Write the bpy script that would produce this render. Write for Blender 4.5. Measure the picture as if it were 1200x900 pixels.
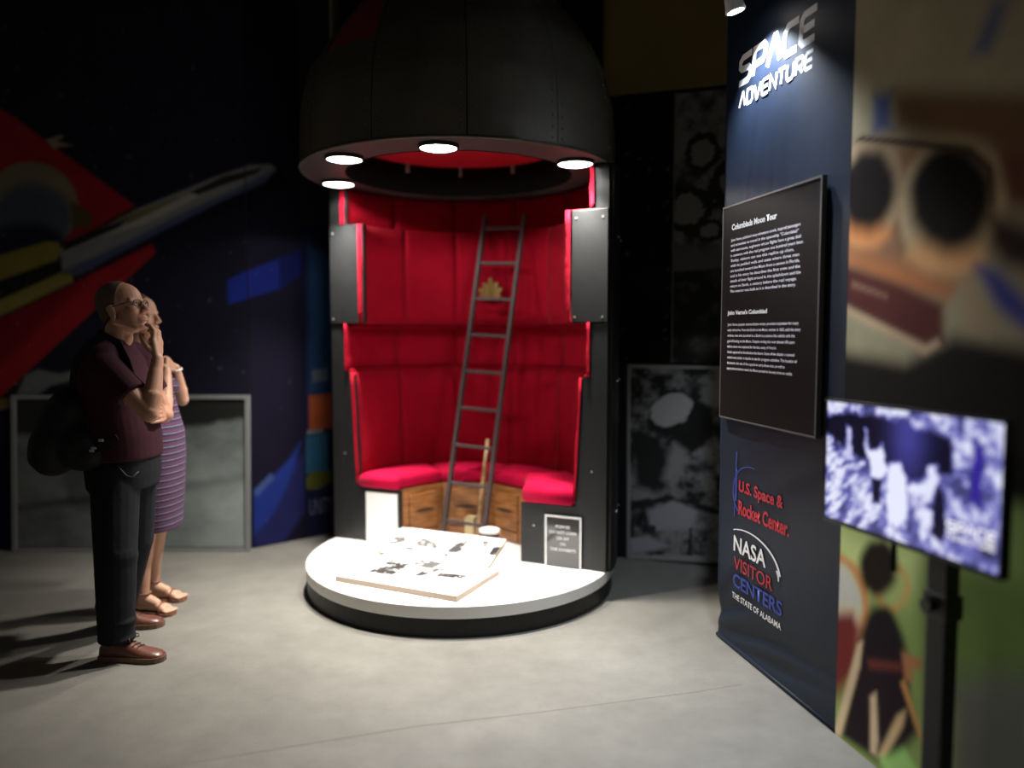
import bpy, bmesh, math, random
import numpy as np
from mathutils import Vector, Matrix, Euler

for o in list(bpy.data.objects):
    bpy.data.objects.remove(o)
random.seed(4)
SC = bpy.context.scene
COL = SC.collection

# ------------------------------------------------------------------ camera, world, exposure
cam_d = bpy.data.cameras.new('camera')
cam = bpy.data.objects.new('camera', cam_d); COL.objects.link(cam)
cam_d.sensor_width = 36.0
cam_d.lens = 36.0 * 900.0 / 1200.0
cam.location = (0, 0, 1.55)
cam.rotation_euler = (math.radians(90 - 3.81), 0, 0)
cam_d.clip_start = 0.05
cam_d.dof.use_dof = True
cam_d.dof.focus_distance = 3.55
cam_d.dof.aperture_fstop = 0.50
SC.camera = cam

world = bpy.data.worlds.new('dim_hall'); SC.world = world
world.use_nodes = True
bg = world.node_tree.nodes['Background']
bg.inputs[0].default_value = (1.0, 0.93, 0.82, 1)
bg.inputs[1].default_value = 0.065
SC.view_settings.view_transform = 'Standard'
SC.view_settings.look = 'None'
SC.view_settings.exposure = 0.0
SC.view_settings.gamma = 1.0
DOWN_W = 340.0          # watts of each downlight's beam under the capsule nose
SPILL_W = 18.0          # watts of the wide spill of the same downlights
FLOOR_FILL_W = 330.0         # watts of the added, unseen track head that brightens the floor by the banner
BANNER_W = 135.0        # watts of the track spot over the banner

# ------------------------------------------------------------------ helpers
def link(o, parent=None):
    COL.objects.link(o)
    if parent is not None:
        o.parent = parent
    return o

def tag(o, label=None, cat=None, group=None, kind=None):
    if label: o['label'] = label
    if cat: o['category'] = cat
    if group: o['group'] = group
    if kind: o['kind'] = kind
    return o

def thing(name, label, cat, loc=(0, 0, 0), rz=0.0, group=None):
    o = bpy.data.objects.new(name, None)
    o.empty_display_size = 0.1
    link(o); o.location = loc; o.rotation_euler = (0, 0, rz)
    return tag(o, label, cat, group)

def mesh_obj(name, me, mat=None, parent=None, smooth=None):
    o = bpy.data.objects.new(name, me)
    if mat is not None:
        me.materials.clear(); me.materials.append(mat)
    if smooth is not None:
        me.polygons.foreach_set('use_smooth', [smooth] * len(me.polygons))
    return link(o, parent)

def obj(name, bm, mat, parent=None, smooth=False, kind=None):
    bmesh.ops.recalc_face_normals(bm, faces=bm.faces)
    me = bpy.data.meshes.new(name)
    bm.to_mesh(me); bm.free()
    o = mesh_obj(name, me, mat, parent, smooth)
    if kind: o['kind'] = kind
    return o

def B():
    return bmesh.new()

def box(bm, lo, hi, bev=0.0, M=None, seg=2):
    r = bmesh.ops.create_cube(bm, size=1.0)
    vs = r['verts']
    for v in vs:
        v.co = Vector([lo[i] + (v.co[i] + 0.5) * (hi[i] - lo[i]) for i in range(3)])
    if bev > 0:
        es = list({e for v in vs for e in v.link_edges})
        r2 = bmesh.ops.bevel(bm, geom=es, offset=bev, segments=seg, profile=0.5, affect='EDGES')
        vs = list({v for f in r2['faces'] for v in f.verts} | {v for v in vs if v.is_valid})
    if M is not None:
        for v in vs:
            v.co = M @ v.co
    return vs

def frame(axis):
    a = Vector(axis).normalized()
    h = Vector((0, 0, 1)) if abs(a.z) < 0.9 else Vector((1, 0, 0))
    x = h.cross(a).normalized(); y = a.cross(x).normalized()
    return x, y, a

def skin_rings(bm, rings, cap0=True, cap1=True, closed=True):
    """bridge a list of rings (lists of points)"""
    R = [[bm.verts.new(p) for p in r] for r in rings]
    n = len(R[0])
    for a, b in zip(R[:-1], R[1:]):
        for i in range(n if closed else n - 1):
            j = (i + 1) % n
            bm.faces.new((a[i], a[j], b[j], b[i]))
    if cap0 and closed: bm.faces.new(list(reversed(R[0])))
    if cap1 and closed: bm.faces.new(R[-1])
    return R

def tube(bm, pts, r, n=8, r1=None):
    """round tube along a polyline"""
    P = [Vector(p) for p in pts]
    rings = []
    x = None
    for i, p in enumerate(P):
        d = (P[min(i + 1, len(P) - 1)] - P[max(i - 1, 0)]).normalized()
        if x is None:
            x, y, _ = frame(d)
        else:
            x = (x - d * x.dot(d)).normalized(); y = d.cross(x)
        f = i / max(1, len(P) - 1)
        rr = r if r1 is None else r + (r1 - r) * f
        rings.append([p + x * rr * math.cos(a) + y * rr * math.sin(a) for a in [2 * math.pi * k / n for k in range(n)]])
    skin_rings(bm, rings)

def lathe(bm, prof, n=48, a0=0.0, a1=2 * math.pi, c=(0, 0), close_prof=False):
    """revolve (r, z) profile"""
    full = abs(a1 - a0 - 2 * math.pi) < 1e-6
    m = n if full else n + 1
    cols = []
    for k in range(m):
        a = a0 + (a1 - a0) * k / n
        cols.append([bm.verts.new((c[0] + r * math.cos(a), c[1] + r * math.sin(a), z)) for r, z in prof])
    L = len(prof)
    for k in range(n):
        p, q = cols[k], cols[(k + 1) % m]
        for i in range(L if close_prof else L - 1):
            j = (i + 1) % L
            if prof[i][0] < 1e-6 and prof[j][0] < 1e-6:
                continue
            bm.faces.new((p[i], q[i], q[j], p[j]))
    if close_prof and not full:
        bm.faces.new(list(reversed(cols[0]))); bm.faces.new(cols[-1])
    bmesh.ops.remove_doubles(bm, verts=bm.verts, dist=1e-6)

def prism(bm, poly, lo, hi, axis='z', M=None):
    """extrude a 2-D polygon; axis z -> (x,y,h); axis y -> (x,h,z)"""
    def P(p, h):
        v = Vector((p[0], p[1], h)) if axis == 'z' else Vector((p[0], h, p[1]))
        return M @ v if M is not None else v
    a = [bm.verts.new(P(p, lo)) for p in poly]; b = [bm.verts.new(P(p, hi)) for p in poly]
    n = len(poly)
    bm.faces.new(list(reversed(a))); bm.faces.new(b)
    for i in range(n):
        j = (i + 1) % n
        bm.faces.new((a[i], a[j], b[j], b[i]))

def ball(bm, c, r, seg=12, M=None):
    q = bmesh.ops.create_uvsphere(bm, u_segments=seg, v_segments=max(6, seg // 2), radius=1.0)
    rr = (r, r, r) if not hasattr(r, '__len__') else r
    for v in q['verts']:
        p = Vector((v.co.x * rr[0], v.co.y * rr[1], v.co.z * rr[2]))
        if M is not None: p = M @ p
        v.co = p + Vector(c)

def text_mesh(body, size, align='LEFT', extrude=0.0, space=1.0, line=1.0, bold=0.0):
    cu = bpy.data.curves.new('lettering', 'FONT')
    cu.body = body; cu.size = size; cu.align_x = align; cu.extrude = extrude
    cu.space_character = space; cu.space_line = line; cu.offset = bold
    cu.resolution_u = 3
    o = bpy.data.objects.new('lettering', cu); COL.objects.link(o)
    dg = bpy.context.evaluated_depsgraph_get()
    me = bpy.data.meshes.new_from_object(o.evaluated_get(dg))
    bpy.data.objects.remove(o); bpy.data.curves.remove(cu)
    return me

def lettering(body, size, mat, parent, x, z, y=-0.004, width=None, height=None, align='LEFT', name='lettering', shear=0.0, bold=0.0, line=1.0, slope=0.0):
    """flat lettering on a wall frame: text x -> local x, text y -> local z"""
    me = text_mesh(body, size, 'LEFT', 0.0, 1.0, line, bold)
    n = len(me.vertices)
    co = np.empty(n * 3); me.vertices.foreach_get('co', co); co = co.reshape(-1, 3)
    x0, x1 = co[:, 0].min(), co[:, 0].max(); y1 = co[:, 1].max(); y0 = co[:, 1].min()
    sx = width / (x1 - x0) if width else 1.0
    sy = height / (y1 - y0) if height else 1.0
    u = (co[:, 0] - x0) * sx; v = (co[:, 1] if height is None else co[:, 1] - y0) * sy
    if align == 'CENTER': u = u - u.max() / 2
    out = np.stack([x + u + v * shear, np.full(n, y), z + v + u * slope], 1)
    me.vertices.foreach_set('co', out.ravel()); me.update()
    return mesh_obj(name, me, mat, parent)

def strokes(bm, lines, th, y=-0.004, slope=0.0):
    """ribbon letters: polylines of (x, z), th wide, mitred"""
    for L in lines:
        P = [Vector((p[0], p[1])) for p in L]
        n = len(P); left = []; right = []
        for i in range(n):
            d0 = (P[i] - P[i - 1]).normalized() if i > 0 else (P[1] - P[0]).normalized()
            d1 = (P[i + 1] - P[i]).normalized() if i < n - 1 else d0
            nn = Vector((-d0.y - d1.y, d0.x + d1.x))
            nn = nn.normalized() if nn.length > 1e-4 else Vector((-d0.y, d0.x))
            k = min(1.8, 1.0 / max(0.45, nn.dot(Vector((-d0.y, d0.x)))))
            left.append(P[i] + nn * th / 2 * k); right.append(P[i] - nn * th / 2 * k)
        a = [bm.verts.new((p.x, y, p.y)) for p in left]; b = [bm.verts.new((p.x, y, p.y)) for p in right]
        for i in range(n - 1):
            bm.faces.new((a[i], b[i], b[i + 1], a[i + 1]))

# ------------------------------------------------------------------ materials
def mat(name, col, rough=0.6, metal=0.0, spec=0.5, noise=0.0, nscale=20.0, bump=0.0, bscale=60.0, sheen=0.0, emit=None, estr=0.0, coat=0.0):
    m = bpy.data.materials.new(name); m.use_nodes = True
    nt = m.node_tree; p = nt.nodes['Principled BSDF']
    p.inputs['Base Color'].default_value = (*col, 1)
    p.inputs['Roughness'].default_value = rough
    p.inputs['Metallic'].default_value = metal
    p.inputs['Specular IOR Level'].default_value = spec
    if coat: p.inputs['Coat Weight'].default_value = coat
    if sheen:
        p.inputs['Sheen Weight'].default_value = sheen
        p.inputs['Sheen Roughness'].default_value = 0.4
    if emit is not None:
        p.inputs['Emission Color'].default_value = (*emit, 1)
        p.inputs['Emission Strength'].default_value = estr
    if noise > 0 or bump > 0:
        tc = nt.nodes.new('ShaderNodeTexCoord')
        if noise > 0:
            n = nt.nodes.new('ShaderNodeTexNoise'); n.inputs['Scale'].default_value = nscale; n.inputs['Detail'].default_value = 5
            nt.links.new(tc.outputs['Object'], n.inputs['Vector'])
            mx = nt.nodes.new('ShaderNodeMix'); mx.data_type = 'RGBA'
            mx.inputs[6].default_value = (*[c * (1 - noise) for c in col], 1)
            mx.inputs[7].default_value = (*[min(1, c * (1 + noise)) for c in col], 1)
            nt.links.new(n.outputs['Fac'], mx.inputs[0]); nt.links.new(mx.outputs[2], p.inputs['Base Color'])
        if bump > 0:
            n2 = nt.nodes.new('ShaderNodeTexNoise'); n2.inputs['Scale'].default_value = bscale; n2.inputs['Detail'].default_value = 4
            nt.links.new(tc.outputs['Object'], n2.inputs['Vector'])
            b = nt.nodes.new('ShaderNodeBump'); b.inputs['Strength'].default_value = bump; b.inputs['Distance'].default_value = 0.01
            nt.links.new(n2.outputs['Fac'], b.inputs['Height']); nt.links.new(b.outputs['Normal'], p.inputs['Normal'])
    return m

def vcol_mat(name, rough=0.5, spec=0.4, emit=0.0):
    m = bpy.data.materials.new(name); m.use_nodes = True
    nt = m.node_tree; p = nt.nodes['Principled BSDF']
    a = nt.nodes.new('ShaderNodeAttribute'); a.attribute_name = 'print'
    p.inputs['Roughness'].default_value = rough; p.inputs['Specular IOR Level'].default_value = spec
    if emit:
        p.inputs['Base Color'].default_value = (0.01, 0.01, 0.012, 1)
        nt.links.new(a.outputs['Color'], p.inputs['Emission Color']); p.inputs['Emission Strength'].default_value = emit
    else:
        nt.links.new(a.outputs['Color'], p.inputs['Base Color'])
    return m

def concrete():
    m = bpy.data.materials.new('polished_concrete'); m.use_nodes = True
    nt = m.node_tree; p = nt.nodes['Principled BSDF']
    tc = nt.nodes.new('ShaderNodeTexCoord')
    def noise(s, d, rough=0.6):
        n = nt.nodes.new('ShaderNodeTexNoise'); n.inputs['Scale'].default_value = s; n.inputs['Detail'].default_value = d; n.inputs['Roughness'].default_value = rough
        nt.links.new(tc.outputs['Object'], n.inputs['Vector']); return n
    a = noise(1.6, 8); b = noise(7.0, 6, 0.7); c = noise(90, 3)
    r = nt.nodes.new('ShaderNodeValToRGB')
    r.color_ramp.elements[0].position = 0.30; r.color_ramp.elements[0].color = (0.140, 0.134, 0.119, 1)
    r.color_ramp.elements[1].position = 0.72; r.color_ramp.elements[1].color = (0.196, 0.189, 0.169, 1)
    nt.links.new(a.outputs['Fac'], r.inputs[0])
    r2 = nt.nodes.new('ShaderNodeValToRGB')
    r2.color_ramp.elements[0].position = 0.35; r2.color_ramp.elements[0].color = (0.90, 0.90, 0.90, 1)
    r2.color_ramp.elements[1].position = 0.68; r2.color_ramp.elements[1].color = (1.08, 1.08, 1.07, 1)
    nt.links.new(b.outputs['Fac'], r2.inputs[0])
    mx = nt.nodes.new('ShaderNodeMix'); mx.data_type = 'RGBA'; mx.blend_type = 'MULTIPLY'; mx.inputs[0].default_value = 1
    nt.links.new(r.outputs[0], mx.inputs[6]); nt.links.new(r2.outputs[0], mx.inputs[7])
    nt.links.new(mx.outputs[2], p.inputs['Base Color'])
    p.inputs['Roughness'].default_value = 0.52; p.inputs['Specular IOR Level'].default_value = 0.35
    bu = nt.nodes.new('ShaderNodeBump'); bu.inputs['Strength'].default_value = 0.12; bu.inputs['Distance'].default_value = 0.01
    nt.links.new(c.outputs['Fac'], bu.inputs['Height']); nt.links.new(bu.outputs['Normal'], p.inputs['Normal'])
    return m

def wood(name, c0, c1, scale=9.0):
    m = bpy.data.materials.new(name); m.use_nodes = True
    nt = m.node_tree; p = nt.nodes['Principled BSDF']
    tc = nt.nodes.new('ShaderNodeTexCoord')
    mp = nt.nodes.new('ShaderNodeMapping'); mp.inputs['Scale'].default_value = (1.0, 1.0, 7.0)
    n = nt.nodes.new('ShaderNodeTexNoise'); n.inputs['Scale'].default_value = scale; n.inputs['Detail'].default_value = 7
    nt.links.new(tc.outputs['Object'], mp.inputs[0]); nt.links.new(mp.outputs[0], n.inputs['Vector'])
    r = nt.nodes.new('ShaderNodeValToRGB')
    r.color_ramp.elements[0].position = 0.32; r.color_ramp.elements[0].color = (*c0, 1)
    r.color_ramp.elements[1].position = 0.68; r.color_ramp.elements[1].color = (*c1, 1)
    nt.links.new(n.outputs['Fac'], r.inputs[0]); nt.links.new(r.outputs[0], p.inputs['Base Color'])
    p.inputs['Roughness'].default_value = 0.4
    return m

def dress_mat():
    m = bpy.data.materials.new('striped_jersey'); m.use_nodes = True
    nt = m.node_tree; p = nt.nodes['Principled BSDF']
    tc = nt.nodes.new('ShaderNodeTexCoord'); sp = nt.nodes.new('ShaderNodeSeparateXYZ')
    nt.links.new(tc.outputs['Object'], sp.inputs[0])
    ml = nt.nodes.new('ShaderNodeMath'); ml.operation = 'MULTIPLY'; ml.inputs[1].default_value = 1 / 0.036
    fr = nt.nodes.new('ShaderNodeMath'); fr.operation = 'FRACT'
    nt.links.new(sp.outputs['Z'], ml.inputs[0]); nt.links.new(ml.outputs[0], fr.inputs[0])
    r = nt.nodes.new('ShaderNodeValToRGB'); r.color_ramp.interpolation = 'CONSTANT'
    e = r.color_ramp.elements
    e[0].position = 0.0; e[0].color = (0.085, 0.026, 0.078, 1)
    e[1].position = 0.48; e[1].color = (0.014, 0.011, 0.034, 1)
    q = e.new(0.80); q.color = (0.30, 0.28, 0.33, 1)
    q = e.new(0.89); q.color = (0.018, 0.014, 0.045, 1)
    nt.links.new(fr.outputs[0], r.inputs[0]); nt.links.new(r.outputs[0], p.inputs['Base Color'])
    p.inputs['Roughness'].default_value = 0.85
    return m

BLACK = mat('satin_black_paint', (0.006, 0.0058, 0.006), 0.45, spec=0.3, noise=0.3, nscale=30)
BLACKB = mat('black_painted_board', (0.0115, 0.0122, 0.013), 0.42, spec=0.4, noise=0.3, nscale=14, bump=0.04, bscale=40)
MATTE = mat('matte_black', (0.006, 0.006, 0.007), 0.9, spec=0.1)
HALLB = mat('dark_hall_paint', (0.010, 0.010, 0.013), 0.85, spec=0.2)
NAVYB = mat('navy_display_board', (0.008, 0.009, 0.018), 0.6, spec=0.3)
OLIVE = mat('ochre_wall_paint', (0.33, 0.24, 0.075), 0.8, noise=0.2, nscale=3)
WHITE = mat('white_laminate', (0.80, 0.79, 0.77), 0.45)
WHITEB = mat('white_card', (0.82, 0.82, 0.80), 0.5)
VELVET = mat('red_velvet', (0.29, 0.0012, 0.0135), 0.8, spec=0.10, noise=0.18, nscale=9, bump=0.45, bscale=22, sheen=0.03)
CUSHION = mat('lit_red_velvet', (0.43, 0.0016, 0.036), 0.8, spec=0.10, noise=0.10, nscale=12, bump=0.25, bscale=26, sheen=0.04)  # same velvet as the walls; strong seat light put into its brighter, pinker colour
VELVETD = mat('red_velvet_button', (0.30, 0.002, 0.012), 0.8, spec=0.2)
VELC = mat('red_ceiling_velvet', (0.46, 0.006, 0.016), 0.8, spec=0.2)
OAK = wood('oak_wood', (0.19, 0.068, 0.018), (0.37, 0.158, 0.048))
OAKL = wood('pale_wood', (0.34, 0.20, 0.09), (0.50, 0.33, 0.17))
DARKSLOT = mat('dark_slot', (0.05, 0.024, 0.01), 0.5)
BRASS = mat('aged_brass', (0.38, 0.25, 0.09), 0.4, metal=0.8)
IRON = mat('grey_painted_steel', (0.060, 0.046, 0.047), 0.5, metal=0.2, noise=0.2)
DOME = mat('riveted_dark_metal', (0.085, 0.074, 0.053), 0.55, metal=0.3, noise=0.35, nscale=5, bump=0.1, bscale=12)
STEEL = mat('screw_steel', (0.55, 0.55, 0.53), 0.35, metal=0.8)
LENS = mat('lamp_lens', (0.9, 0.9, 0.9), 0.3, emit=(1.0, 0.97, 0.93), estr=14.0)
TRIM = mat('black_lamp_trim', (0.015, 0.014, 0.013), 0.4)
ACRYL = mat('smoked_acrylic', (0.022, 0.022, 0.023), 0.10, spec=0.8, coat=0.5)
SIGNW = mat('white_print', (0.72, 0.72, 0.72), 0.5)
CORE = mat('tan_board_edge', (0.42, 0.33, 0.26), 0.7)
FABRIC = mat('navy_banner_fabric', (0.0095, 0.0155, 0.030), 0.5, spec=0.3, noise=0.2, nscale=6, bump=0.12, bscale=9)
PANEL = mat('dark_brown_sign_board', (0.0060, 0.0042, 0.0045), 0.5, spec=0.16)
PEDGE = mat('sign_board_edge', (0.10, 0.095, 0.09), 0.4)
INKW = mat('white_ink', (0.80, 0.80, 0.82), 0.6)
INKG = mat('lilac_white_ink', (0.78, 0.75, 0.84), 0.6)
INKR = mat('red_ink', (0.52, 0.02, 0.035), 0.6)
INKB = mat('blue_ink', (0.035, 0.06, 0.34), 0.6)
ALU = mat('brushed_frame_metal', (0.27, 0.28, 0.28), 0.45, metal=0.3)
PRINT = vcol_mat('printed_graphic', 0.45, 0.35)
PRINTM = vcol_mat("matte_printed_graphic", 0.75, 0.08)
SCREEN = vcol_mat('lit_screen', 0.15, 0.5, emit=1.0)
SCRTXT = mat('lit_screen_text', (0.1, 0.1, 0.1), 0.4, emit=(0.95, 0.93, 0.98), estr=1.0)
SKIN = mat('skin', (0.50, 0.265, 0.175), 0.5, noise=0.06, nscale=14, spec=0.35)
SKINW = mat('fair_skin', (0.54, 0.31, 0.21), 0.5, noise=0.05, nscale=14, spec=0.35)
EYEW = mat('eye_white', (0.65, 0.62, 0.58), 0.25)
IRIS = mat('dark_iris', (0.03, 0.02, 0.012), 0.2)
LIP = mat('lip', (0.26, 0.10, 0.075), 0.5)
HAIR = mat('cropped_dark_hair', (0.11, 0.066, 0.047), 0.8, noise=0.4, nscale=120, bump=0.3, bscale=200)
HAIRW = mat('brown_hair', (0.07, 0.035, 0.018), 0.6, noise=0.4, nscale=60, bump=0.4, bscale=80)
SHIRT = mat('plum_jersey', (0.038, 0.010, 0.017), 0.9, spec=0.2, noise=0.15, bump=0.4, bscale=11)
DENIM = mat('dark_denim', (0.0065, 0.0075, 0.011), 0.85, spec=0.25, noise=0.25, nscale=50, bump=0.5, bscale=10)
LEATHER = mat('brown_leather', (0.12, 0.040, 0.026), 0.36, noise=0.25, nscale=14, spec=0.6)
LEATHD = mat('dark_brown_lace', (0.06, 0.025, 0.016), 0.6)
SOLE = mat('tan_shoe_sole', (0.14, 0.075, 0.045), 0.6)
NYLON = mat('black_nylon', (0.009, 0.009, 0.010), 0.75, spec=0.3, noise=0.3, nscale=40)
PLAST = mat('glossy_black_plastic', (0.010, 0.010, 0.011), 0.25)
STAND = mat('black_steel_stand', (0.020, 0.020, 0.021), 0.38, metal=0.4)
GLASSF = mat('dark_glasses_frame', (0.012, 0.011, 0.011), 0.3)
SANDAL = mat('tan_sandal_leather', (0.20, 0.085, 0.05), 0.55)
DRESS = dress_mat()
PEARL = mat('white_beads', (0.75, 0.72, 0.68), 0.35)
FLOOR = concrete()
def clear_glass():
    m = bpy.data.materials.new('spectacle_glass'); m.use_nodes = True
    nt = m.node_tree; nt.nodes.remove(nt.nodes['Principled BSDF'])
    t = nt.nodes.new('ShaderNodeBsdfTransparent'); g = nt.nodes.new('ShaderNodeBsdfGlossy'); x = nt.nodes.new('ShaderNodeMixShader')
    t.inputs[0].default_value = (0.93, 0.94, 0.95, 1); g.inputs['Roughness'].default_value = 0.03; x.inputs[0].default_value = 0.07
    nt.links.new(t.outputs[0], x.inputs[1]); nt.links.new(g.outputs[0], x.inputs[2]); nt.links.new(x.outputs[0], nt.nodes['Material Output'].inputs[0])
    return m
LENSG = clear_glass()

# ------------------------------------------------------------------ printed surfaces (colour per vertex on a flat sheet)
def value_noise(x, y, seed):
    rs = np.random.RandomState(seed); T = rs.rand(64, 64)
    xi = np.floor(x).astype(int); yi = np.floor(y).astype(int); fx = x - xi; fy = y - yi
    fx = fx * fx * (3 - 2 * fx); fy = fy * fy * (3 - 2 * fy)
    a = T[xi % 64, yi % 64]; b = T[(xi + 1) % 64, yi % 64]; c = T[xi % 64, (yi + 1) % 64]; d = T[(xi + 1) % 64, (yi + 1) % 64]
    return (a * (1 - fx) + b * fx) * (1 - fy) + (c * (1 - fx) + d * fx) * fy

def fbm(x, y, f, seed, octv=5, gain=0.55):
    s = 0; a = 1.0; t = 0
    for k in range(octv):
        s = s + a * value_noise(x * f + 17.3 * k, y * f + 9.1 * k, seed + k); t += a; a *= gain; f *= 2.03
    return s / t

def poly_sd(x, y, pts):
    """signed distance (negative inside) to a polygon"""
    P = np.array(pts, float); d = np.full(x.shape, 1e9); ins = np.zeros(x.shape, bool)
    n = len(P)
    for i in range(n):
        ax, ay = P[i]; bx, by = P[(i + 1) % n]
        ex, ey = bx - ax, by - ay; L = ex * ex + ey * ey + 1e-12
        t = np.clip(((x - ax) * ex + (y - ay) * ey) / L, 0, 1)
        d = np.minimum(d, (x - ax - t * ex) ** 2 + (y - ay - t * ey) ** 2)
        c = ((ay > y) != (by > y)) & (x < (bx - ax) * (y - ay) / (by - ay + 1e-12) + ax)
        ins ^= c
    d = np.sqrt(d)
    return np.where(ins, -d, d)

def paint_shapes(x, y, base, shapes):
    col = np.empty(x.shape + (3,)); col[...] = base
    for c, soft, pts in shapes:
        P = np.array(pts); lo = P.min(0) - soft; hi = P.max(0) + soft
        m = (x >= lo[0]) & (x <= hi[0]) & (y >= lo[1]) & (y <= hi[1])
        if not m.any(): continue
        sd = poly_sd(x[m], y[m], pts)
        w = np.clip(0.5 - sd / max(soft, 1e-4), 0, 1); w = w * w * (3 - 2 * w)
        col[m] = col[m] * (1 - w[:, None]) + np.array(c) * w[:, None]
    return col

def print_sheet(name, s0, s1, z0, z1, step, painter, material, parent=None, y=0.0, flat=False):
    """single gridded sheet, facing local -y (or +z when flat)"""
    nx = max(2, int(round((s1 - s0) / step)) + 1); nz = max(2, int(round((z1 - z0) / step)) + 1)
    X, Z = np.meshgrid(np.linspace(s0, s1, nx), np.linspace(z0, z1, nz))
    col = np.clip(painter(X, Z), 0, 1)
    co = np.stack([X, Z, np.full_like(X, y)] if flat else [X, np.full_like(X, y), Z], -1).reshape(-1, 3)
    i = np.arange(nx * nz).reshape(nz, nx)
    q = np.stack([i[:-1, :-1], i[:-1, 1:], i[1:, 1:], i[1:, :-1]], -1).reshape(-1, 4)
    me = bpy.data.meshes.new(name)
    me.vertices.add(len(co)); me.vertices.foreach_set('co', co.ravel().astype(np.float32))
    me.loops.add(q.size); me.loops.foreach_set('vertex_index', q.ravel().astype(np.int32))
    me.polygons.add(len(q)); me.polygons.foreach_set('loop_start', np.arange(0, q.size, 4, dtype=np.int32))
    me.update(calc_edges=True)
    at = me.color_attributes.new('print', 'FLOAT_COLOR', 'POINT')
    rgba = np.ones((len(co), 4), np.float32); rgba[:, :3] = col.reshape(-1, 3)
    at.data.foreach_set('color', rgba.ravel())
    me.validate()
    return mesh_obj(name, me, material, parent)

# shapes printed on the murals: (colour, softness, outline in metres along the wall and above the floor)
MURAL_ROCKET = [
    ((0.26,0.012,0.017), 0.02, [(0.71,3.32),(1.12,3.06),(1.96,2.44),(2.1,2.11),(0.96,1.09),(0.58,0.76)]),
    ((0.16,0.006,0.012), 0.1, [(0.64,1.91),(1.6,1.91),(0.97,1.31),(0.6,1.07)]),
    ((0.17,0.15,0.09), 0.03, [(1.57,2.43),(1.55,2.34),(1.52,2.27),(1.46,2.2),(1.39,2.15),(1.31,2.12),(1.22,2.11),(1.14,2.12),(1.06,2.15),(0.99,2.2),(0.94,2.27),(0.91,2.34),(0.9,2.43),(0.92,2.51),(0.95,2.58),(1.01,2.65),(1.08,2.7),(1.16,2.73),(1.25,2.74),(1.33,2.73),(1.41,2.7),(1.48,2.65),(1.53,2.58),(1.56,2.51)]),
    ((0.06,0.075,0.10), 0.1, [(1.52,2.35),(1.51,2.29),(1.48,2.23),(1.43,2.17),(1.37,2.13),(1.3,2.11),(1.23,2.1),(1.16,2.11),(1.1,2.13),(1.04,2.17),(1,2.23),(0.97,2.29),(0.97,2.35),(0.98,2.41),(1.01,2.47),(1.06,2.52),(1.12,2.56),(1.18,2.59),(1.25,2.6),(1.32,2.59),(1.39,2.56),(1.45,2.52),(1.49,2.47),(1.51,2.41)]),
    ((0.012,0.014,0.03), 0.12, [(1.49,2.15),(1.48,2.1),(1.44,2.06),(1.39,2.03),(1.33,2),(1.26,1.99),(1.18,1.98),(1.1,1.99),(1.03,2),(0.97,2.03),(0.92,2.06),(0.9,2.1),(0.89,2.15),(0.9,2.19),(0.93,2.23),(0.98,2.27),(1.04,2.29),(1.12,2.31),(1.19,2.31),(1.27,2.31),(1.34,2.29),(1.4,2.27),(1.45,2.23),(1.48,2.19)]),
    ((0.07,0.06,0.02), 0.03, [(1.52,2.47),(1.66,2.38),(1.65,2.29),(1.52,2.28)]),
    ((0.006,0.006,0.012), 0.04, [(0.64,1.97),(1.49,2.18),(1.98,2.44),(3,2.7),(2.92,2.53),(2.21,2.24),(1.54,1.91),(0.62,1.49)]),
    ((0.19,0.20,0.20), 0.03, [(1.43,2.14),(1.68,2.25),(1.97,2.41),(2.52,2.63),(2.76,2.71),(2.92,2.72),(2.95,2.68),(2.87,2.61),(2.57,2.48),(2.21,2.31),(1.91,2.16),(1.55,1.97),(1.43,1.98)]),
    ((0.06,0.075,0.15), 0.05, [(1.45,1.99),(1.91,2.19),(2.21,2.35),(2.57,2.51),(2.95,2.68),(2.87,2.6),(2.57,2.47),(2.21,2.29),(1.91,2.14),(1.55,1.95)]),
    ((0.32,0.32,0.27), 0.03, [(1.73,2.22),(2.03,2.37),(2.52,2.59),(2.82,2.68),(2.52,2.55),(2.03,2.31)]),
    ((0.14,0.14,0.06), 0.03, [(1.85,2.35),(2.28,2.51),(2.24,2.47),(1.91,2.31)]),
    ((0.02,0.02,0.02), 0.02, [(2.35,2.53),(2.59,2.64),(2.86,2.7),(2.81,2.65),(2.59,2.58),(2.41,2.51)]),
    ((0.012,0.012,0.012), 0.02, [(1.46,2.18),(1.91,2.35),(1.85,2.29),(1.45,2.12)]),
    ((0.012,0.012,0.012), 0.03, [(0.63,1.82),(1.43,2.09),(1.44,1.98),(0.62,1.66)]),
    ((0.22,0.19,0.035), 0.03, [(0.64,1.96),(1,2.09),(1.34,2.19),(1.42,2.18),(1.44,2.11),(1.4,2.06),(1,1.92),(0.63,1.79)]),
    ((0.22,0.2,0.045), 0.03, [(0.62,1.65),(0.99,1.78),(1.42,1.97),(1.51,1.96),(1.51,1.91),(0.99,1.67),(0.62,1.53)]),
    ((0.24,0.20,0.11), 0.02, [(1.36,2.89),(1.46,2.92),(1.49,2.91),(1.43,2.88),(1.55,2.85),(1.45,2.84),(1.42,2.82)]),
    ((0.14,0.15,0.15), 0.03, [(1.08,1.11),(1.15,1.25),(1.24,1.29),(1.39,1.26),(1.57,1.3),(1.65,1.25),(1.33,1.18),(1.2,1.09)]),
    ((0.17,0.11,0.04), 0.02, [(0.59,1.03),(1.11,1.1),(1.1,1.03),(0.59,0.93)]),
    ((0.013,0.024,0.22), 0.03, [(2.6,1.92),(2.8,2.02),(2.8,1.81),(2.6,1.75)]),
]
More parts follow.
